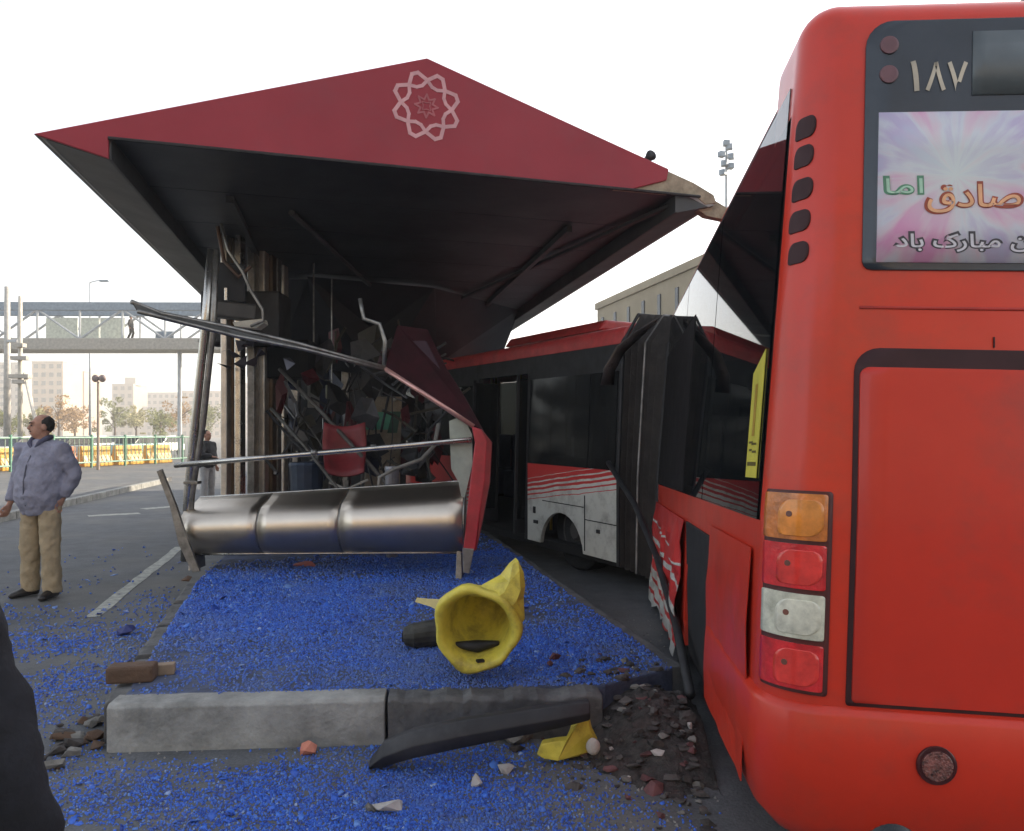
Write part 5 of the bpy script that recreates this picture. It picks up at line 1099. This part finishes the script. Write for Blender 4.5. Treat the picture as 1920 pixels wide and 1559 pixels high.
def chips(name, label, n, x0, x1, y0, y1, z, dens, keep, s0=.0045, s1=.0105, seed=1):
    rng = np.random.default_rng(seed); x = rng.uniform(x0, x1, n); y = y0*(y1/y0)**rng.uniform(0, 1, n) if y0 > 0 else rng.uniform(y0, y1, n)
    d_ = dens(x, y); p = d_+(.75*fbm(x*1.3, y*1.3, 5)+.40*fbm(x*4, y*4, 9)-.06)*np.clip(d_*2.5, 0, 1); m_ = keep(x, y) & (rng.uniform(0, 1, n) < p); x, y = x[m_], y[m_]; n = len(x)
    a = rng.uniform(0, 6.28, n); s = rng.uniform(s0, s1, n)*np.clip(y/5, .75, 1.6); big = rng.uniform(0, 1, n) < .02; s = np.where(big, s*rng.uniform(1.8, 3.5, n), s); th = np.where(big, .004, rng.uniform(.35, .9, n)*s)
    tilt = rng.normal(0, .25, (n, 2)); V = np.zeros((n, 8, 3))
    for k in range(4):
        ak = a+k*math.pi/2+rng.uniform(-.5, .5, n); rk = s*rng.uniform(.6, 1.1, n); dx, dy = rk*np.cos(ak), rk*np.sin(ak)
        dz = dx*tilt[:, 0]+dy*tilt[:, 1]; base = np.abs(tilt).sum(1)*s*.8
        V[:, k] = np.stack([x+dx, y+dy, z+dz+base*0.6-.002], 1); V[:, 4+k] = np.stack([x+dx*.85, y+dy*.85, z+dz+base*0.6+th], 1)
    F = np.array([[4, 5, 6, 7], [0, 1, 5, 4], [1, 2, 6, 5], [2, 3, 7, 6], [3, 0, 4, 7]]); FF = (np.arange(n)[:, None, None]*8+F[None]).reshape(-1)
    me = bpy.data.meshes.new(name); me.vertices.add(n*8); me.vertices.foreach_set('co', V.reshape(-1)); me.loops.add(len(FF)); me.loops.foreach_set('vertex_index', FF.astype(np.int32))
    me.polygons.add(n*5); me.polygons.foreach_set('loop_start', np.arange(0, n*20, 4, dtype=np.int32)); me.polygons.foreach_set('loop_total', np.full(n*5, 4, dtype=np.int32)); me.update(calc_edges=True); me.validate()
    me.materials.append(m_chip); o = bpy.data.objects.new(name, me); C.objects.link(o); o['kind'] = 'stuff'; tag(o, label, 'broken glass'); return o
pd = lambda x, y: np.clip(blobs(x, y, [(-1.0, 4.8, 1.5, 1.1, 1.0), (-1.5, 6.0, 1.4, 1.3, .85), (-.9, 7.8, 1.5, 1.6, .38), (.1, 4.7, .50, .7, 1.0), (.15, 5.6, .4, 1.3, .15)]), 0, 1)
chips('broken_glass', 'carpet of blue broken glass on the platform under the canopy', 200000, -3.6, 1.0, 3.75, 10.5, PZ, pd, lambda x, y: inside(plat_poly, x, y) & bus_clear(x+.05, y), seed=1)
ld_ = lambda x, y: np.clip(blobs(x, y, [(-2.75, 4.9, .70, .8, 1.0), (-3.2, 5.8, .75, .6, .75), (-2.3, 3.9, .4, .5, .40), (-3.8, 6.8, 1.2, 1.2, .10), (-4.0, 8.5, 1.6, 2.0, .02)]), 0, 1)
chips('broken_glass', 'blue broken glass spilled over the road left of the platform', 110000, -6.5, -1.2, 3.2, 11, 0.0, ld_, lambda x, y: ~inside(plat_poly, x, y) & (x < -1.0), seed=2)
fdn = lambda x, y: np.clip(blobs(x, y, [(-1.05, 3.1, .70, .6, 1.0), (-.45, 3.25, .55, .5, 1.0), (-1.5, 2.8, .4, .3, .55), (.05, 2.9, .4, .4, .18), (.45, 3.1, .35, .4, .06)]), 0, 1)
kf = [pfl-fd*.2+fn*.14, pfr+fd*.4+fn*.14, pfr+fd*.4+fn*3.5, pfl-fd*.2+fn*3.5]
chips('broken_glass', 'blue broken glass strewn on the road in front of the kerb', 130000, -2.3, 1.0, 2.3, 3.9, 0.0, fdn, lambda x, y: inside(kf, x, y) & bus_clear(x+.02, y), seed=3)
# ---- smashed yellow bollard shell
c0 = P(893, 1180, 4.10); ax = Vector((0.10, 0.94, 0.16)).normalized()                    # axis runs away from the camera
yb = thing('smashed_bollard', 'smashed yellow fibreglass bollard lying open on the blue glass', 'bollard', G(893, 1262, PZ))
sx_ = ax.cross(Vector((0, 0, 1))).normalized(); sz_ = sx_.cross(ax)
def yr(o, r, wob=0.0, seed=0): return [c0+ax*o+(sx_*math.cos(q)*1.0+sz_*math.sin(q)*1.04)*r*(1+wob*math.sin(3*q+seed)+wob*.6*math.sin(7*q+seed*2)) for q in [2*math.pi*k/40 for k in range(40)]]
m_ = MB(); m_.loft([yr(.405, .0005, .0, 1), yr(.40, .02, .05, 1), yr(.38, .07, .05, 1), yr(.34, .10, .05, 1), yr(.28, .135, .04, 1), yr(.16, .165, .03, 1), yr(.05, .180, .02, 1), yr(.0, .195, .02, 1), yr(-.02, .212, .045, 1), yr(-.012, .222, .055, 1), yr(.03, .224, .055, 1)], caps=False)
o = m_.build('shell', m_yellow, yb, smooth=True); s_ = o.modifiers.new('s', 'SOLIDIFY'); s_.thickness = .010
def flap(name, rows, mat, parent, thick=.01):
    n = len(rows[0]); mb = MB(); mb.add([p for r in rows for p in r], [(i*n+j, i*n+j+1, (i+1)*n+j+1, (i+1)*n+j) for i in range(len(rows)-1) for j in range(n-1)])
    o = mb.build(name, mat, parent); o.modifiers.new('s', 'SOLIDIFY').thickness = thick; return o
flap('torn_flap', [[P(880, 1116, 4.10), P(935, 1118, 4.04), P(958, 1140, 4.05), P(968, 1190, 4.10)], [P(905, 1096, 4.16), P(945, 1112, 4.06), P(968, 1128, 4.06), P(984, 1160, 4.12)], [P(938, 1078, 4.20), P(955, 1092, 4.08), P(976, 1108, 4.08), P(982, 1122, 4.14)], [P(955, 1056, 4.24), P(962, 1058, 4.14), P(974, 1070, 4.12), P(985, 1098, 4.15)], [P(965, 1048, 4.25), P(967, 1046, 4.2), P(972, 1052, 4.16), P(982, 1074, 4.16)]], m_yellow, yb)
flap('torn_flap', [[P(832, 1150, 4.12), P(838, 1125, 4.14)], [P(808, 1138, 4.20), P(806, 1124, 4.22)], [P(780, 1130, 4.26), P(784, 1122, 4.28)]], M('frayed_fibre', (.55, .45, .18), .6), yb)
MB().tube([c0+Vector((-.12, .10, -.11)), c0+Vector((0, .12, -.125)), c0+Vector((.12, .10, -.10))], [.015, .035, .012], 10).build('inner_debris', m_black, yb, smooth=True)
MB().box(c0+Vector((.02, .03, -.178)), (.04, .03, .012), rotz(.4)).build('inner_debris', m_black, yb)
# ---- dark stump beside it
q = G(785, 1216, PZ); st_ = thing('rubber_cone_base', 'dark olive rubber cone stump lying beside the yellow bollard', 'cone', q)
MB().tube([q+Vector((-.09, .0, .075)), q+Vector((-.04, 0, .08)), q+Vector((.12, .06, .085))], [.055, .075, .085], 16).build('stump', M('olive_rubber', (.045, .045, .035), .6, var=.4, scale=15), st_, bevel=.01)
MB().tube([q+Vector((-.10, 0, .075)), q+Vector((-.09, 0, .075))], .035, 12).build('hole_rim', m_dark, st_)
# ---- second yellow piece by the bus
q = P(1062, 1400, 3.72)
yf = thing('bollard_fragment', 'bent yellow bollard fragment on the road by the dark kerb strip', 'fragment', G(1065, 1425))
fp = [(1006, 1416), (1014, 1396), (1040, 1391), (1060, 1389), (1070, 1368), (1080, 1360), (1092, 1346), (1103, 1350), (1108, 1372), (1118, 1392), (1116, 1408), (1085, 1419), (1045, 1426), (1020, 1424)]
MB().prism([P(x, y, 3.66+.0009*(x-1006)*(1 if x > 1060 else -.3)) for x, y in fp], (.01, .045, .006)).build('shell', m_yellow, yf, bevel=.012)
MB().ball(P(1112, 1400, 3.66), (.035, .03, .04), 10, 8).build('filler_lump', M('pale_filler', (.5, .45, .4), .8, bump=.4), yf, smooth=True)
# ---- dark curved strip standing for the shaded lower edge of the kerb
rs = thing('kerb_shade_strip', 'black strip standing for the shaded lower edge of the kerb', 'strip', G(715, 1428))
pts = [(694, 1436, 3.62), (720, 1412, 3.60), (775, 1392, 3.58), (860, 1374, 3.60), (960, 1356, 3.63), (1050, 1340, 3.66), (1105, 1330, 3.70)]
W1 = [P(*p) for p in pts]; W1[0].z = .02; rows = []
for i, p in enumerate(W1):
    h_ = [.03, .10, .12, .12, .11, .10, .08][i]; p = p.copy(); rows.append([p+Vector((0, -.03, -h_*.55)), p+Vector((0, -.055, 0)), p+Vector((0, -.02, h_*.5)), p+Vector((0, .05, h_*.45)), p+Vector((0, .06, -h_*.5))])
for r in rows:
    lo = min(v.z for v in r)
    if lo < .003:
        for v in r: v.z += .003-lo
MB().loft(rows).build('strip', M('dusty_kerb_shade', (.018, .018, .021), .6, dirt=(.12, .12, .12), dirt_amt=.4), rs, smooth=True, bevel=.006)
# ---- brown brick and chunks at the kerb's left end
q = G(228, 1275, .02); t = thing('broken_brick', 'dark brown broken brick resting on the platform corner', 'brick', q)
q = G(232, 1262, PZ)
def rock(c, r, mat, seed, flat=.6, name='rock'):
    rng = np.random.default_rng(seed); bmx = bmesh.new()
    for v in rng.normal(0, 1, (13, 3)):
        v = v/np.linalg.norm(v)*rng.uniform(.65, 1.1); bmx.verts.new((v[0]*r[0], v[1]*r[1], max(-.55, v[2])*r[2]))
    h = bmesh.ops.convex_hull(bmx, input=bmx.verts); bmesh.ops.delete(bmx, geom=list({g for g in h['geom_interior']+h['geom_unused'] if isinstance(g, bmesh.types.BMVert)}), context='VERTS')
    bmx.verts.index_update(); vs_ = [Vector(c)+v.co for v in bmx.verts]; fs = [tuple(v.index for v in f.verts) for f in bmx.faces]; bmx.free(); return MB().add(vs_, fs).build(name, mat)
C.objects.unlink(t); bpy.data.objects.remove(t)
m_brn = M('brown_brick', (.11, .065, .04), .85, bump=.4); m_rub = M('rubble_concrete', (.20, .19, .17), .9, var=.3, bump=.5, bscale=40); m_rubd = M('dark_rubble', (.075, .065, .06), .9, var=.4, bump=.5, bscale=40); m_whi = M('pale_rubble', (.48, .45, .42), .85, var=.2, bump=.4); m_pink = M('salmon_chunk', (.55, .20, .13), .7, var=.2); m_mar = M('maroon_rubble', (.13, .05, .05), .8, var=.4)
g0 = pfl+Vector((.02, .09, .0)); bk = MB(); bk.box(Vector((g0.x-.10, g0.y+.16, PZ+.045)), (.24, .12, .09), rotz(.18)); o = bk.build('broken_brick', m_brn, bevel=.015); tag(o, 'dark brown broken brick lying on the platform corner', 'brick')
tag(MB().box(Vector((g0.x-.02, g0.y+.26, PZ+.03)), (.20, .06, .06), rotz(.3)).build('timber_offcut', M('pale_timber', (.26, .19, .13), .8), bevel=.006), 'short wood offcut lying behind the brown brick', 'offcut')
RK = [(578, 1415, 0, .045, .04, .055, m_pink, 'salmon coloured chunk lying on blue glass before the kerb'), (948, 1448, 0, .05, .04, .03, m_whi, 'flat white chip with a brown edge on grey road'), (893, 1475, 0, .028, .028, .04, m_whi, 'small pale pebble on the grey road before the kerb'), (1280, 1338, 0, .05, .05, .05, m_whi, 'white lump in the rubble beside the bus'), (1198, 1380, 0, .03, .03, .035, m_whi, 'small white lump in front of the maroon rubble'),
      (735, 1522, 0, .09, .05, .035, m_whi, 'crumpled white scrap on the glass before the kerb'), (700, 1520, 0, .035, .03, .03, m_rub, 'grey pebble beside the crumpled white scrap'), (968, 1390, 0, .10, .07, .05, m_rub, 'flat grey rubble slab beside the yellow fragment'), (930, 1388, 0, .05, .05, .04, m_rub, 'grey stone beside the flat rubble slab'), (240, 1190, 0, .10, .08, .05, M('blue_scrap', (.03, .04, .16), .4), 'dark blue crumpled scrap on the road glass'), (570, 1062, PZ, .17, .08, .05, M('pink_rag', (.38, .14, .13), .8), 'dusty pink rag under the steel bench'), (350, 1090, PZ, .05, .05, .04, m_brn, 'brown clod beside the bench bracket'), (318, 1155, 0, .06, .06, .05, m_rub, 'grey stone on the road beside the platform edge')]
for i, (x, y, z, a, b, c, mt, lb) in enumerate(RK):
    p = G(x, y, z); o = rock((p.x, p.y, z+c*.45), (a, b, c), mt, i+1); tag(o, lb, lb.split()[2] if False else 'rubble'); o.name = 'debris_piece'
# rubble heap at the platform's torn corner, between kerb and bus
def mound(x, y): return .25*math.exp(-((x-.74)/.34)**2-((y-4.05)/.55)**2)-.045+.022*mnoise.noise(Vector((x*9, y*9, 1)))+.016*mnoise.noise(Vector((x*23, y*23, 2)))
def heap():
    mb = MB(); nx, ny = 60, 80; V = []; 
    for j in range(ny+1):
        for i in range(nx+1):
            x, y = .05+1.05*i/nx, 3.15+1.75*j/ny; lx = (x-BO.x)*math.cos(TH)-(y-BO.y)*math.sin(TH); z = mound(x, y)
            V.append((x-max(0, lx+.01), y, z))
    mb.add(V, [(j*(nx+1)+i, j*(nx+1)+i+1, (j+1)*(nx+1)+i+1, (j+1)*(nx+1)+i) for j in range(ny) for i in range(nx)])
    o = mb.build('rubble_heap', M('crushed_rubble', (.045, .040, .036), .95, var=.4, scale=22, bump=.8, bscale=60, dirt=(.09, .05, .045), dirt_amt=.6, dscale=7), smooth=True); o['kind'] = 'stuff'; tag(o, 'heap of crushed dark rubble between the torn kerb and the bus', 'rubble')
heap()
rng = np.random.default_rng(11); k = 0
for i in range(210):
    u = rng.normal(0, 1, 2); p = Vector((.70+u[0]*.24, 3.80+u[1]*.34, 0)); p += SD*rng.uniform(-.3, .5)
    lx = (p.x-BO.x)*math.cos(TH)-(p.y-BO.y)*math.sin(TH)
    if lx > -.07: p.x -= lx+.10
    on = bool(inside(plat_poly, np.array([p.x]), np.array([p.y]))[0]); z = PZ if on else 0.0
    hh = 0 if on else max(0, .16-.5*abs(p.y-3.9))*rng.uniform(0, 1)
    s = rng.uniform(.010, .036)*(1.5 if i < 20 else 1); mt = [m_rubd, m_rub, m_mar, m_rubd, m_rubd, m_rubd, m_whi][int(rng.integers(0, 7)) if i % 6 == 0 else int(rng.integers(0, 6))]
    z = max(z, mound(p.x, p.y)); o = rock((p.x, p.y, z+s*.25), (s*rng.uniform(.8, 1.6), s, s*rng.uniform(.5, .9)), mt, 50+i); o.name = 'rubble_chunk'
    nm = {m_rubd: 'dark', m_rub: 'grey concrete', m_mar: 'maroon', m_whi: 'whitish'}[mt]; tag(o, nm+' rubble chunk in the heap between kerb and bus', 'rubble', nm+' rubble beside the bus')
# left rubble by the kerb end
for i in range(34):
    p = pfl+Vector((-.22+rng.normal(0, .13), -.05+rng.normal(0, .22), 0)); p.z = 0
    if bool(inside(plat_poly, np.array([p.x]), np.array([p.y]))[0]): continue
    s = rng.uniform(.015, .055); mt = [m_rub, m_rubd, m_brn][int(rng.integers(0, 3))]; o = rock((p.x, p.y, s*.4), (s*1.3, s, s*.7), mt, 300+i); o.name = 'rubble_chunk'
    nm = {m_rub: 'grey', m_rubd: 'dark grey', m_brn: 'brown'}[mt]; tag(o, nm+' rubble chunk by the left end of the kerb', 'rubble', nm+' rubble by the kerb end')
# fine grit over the road
def grit(n, dens, seed):
    rng = np.random.default_rng(seed); V = []; F = []
    x = rng.uniform(-6, 1.6, n); y = rng.uniform(2.3, 10, n); p = dens(x, y)+.25*fbm(x, y, 3); m_ = (rng.uniform(0, 1, n) < p) & bus_clear(x+.03, y); onp = inside(plat_poly, x, y)
    for xx, yy, o_ in zip(x[m_], y[m_], onp[m_]):
        s = rng.uniform(.004, .012); z = PZ if o_ else 0; b = len(V); a = rng.uniform(0, 6.28)
        for k_ in range(3): V.append((xx+s*math.cos(a+k_*2.1), yy+s*math.sin(a+k_*2.1), z-.001))
        V.append((xx, yy, z+s*.9)); F += [(b, b+1, b+3), (b+1, b+2, b+3), (b+2, b, b+3)]
    mb = MB(); mb.v = V; mb.f = F; o = mb.build('grit', leaf_mat('grit_mix', (.30, .28, .25), (.05, .05, .05)), fix=False); o['kind'] = 'stuff'; tag(o, 'fine grey grit strewn over road and platform', 'grit')
grit(30000, lambda x, y: np.clip(blobs(x, y, [(.5, 3.0, .7, .9, .8), (.7, 4.2, .5, 1.0, .8), (-2.2, 3.6, .6, .6, .5), (-1, 4, 3, 2.5, .12)]), 0, 1), 4)
# ================================================================ HAZE
def haze():
    hb = MB().box((0, 220, 29), (560, 560, 64)); o = hb.build('haze', None); o.data.materials.clear()
    m = bpy.data.materials.new('hazy_air'); m.use_nodes = True; n, l = m.node_tree.nodes, m.node_tree.links; n.remove(n['Principled BSDF'])
    v = n.new('ShaderNodeVolumePrincipled'); v.inputs['Density'].default_value = 0.0020; v.inputs['Color'].default_value = (1.0, 0.96, 0.90, 1); v.inputs['Anisotropy'].default_value = 0.3
    l.new(v.outputs[0], n['Material Output'].inputs['Volume']); o.data.materials.append(m); o['kind'] = 'stuff'; tag(o, 'pale sunlit haze over the road and city', 'haze')
haze()
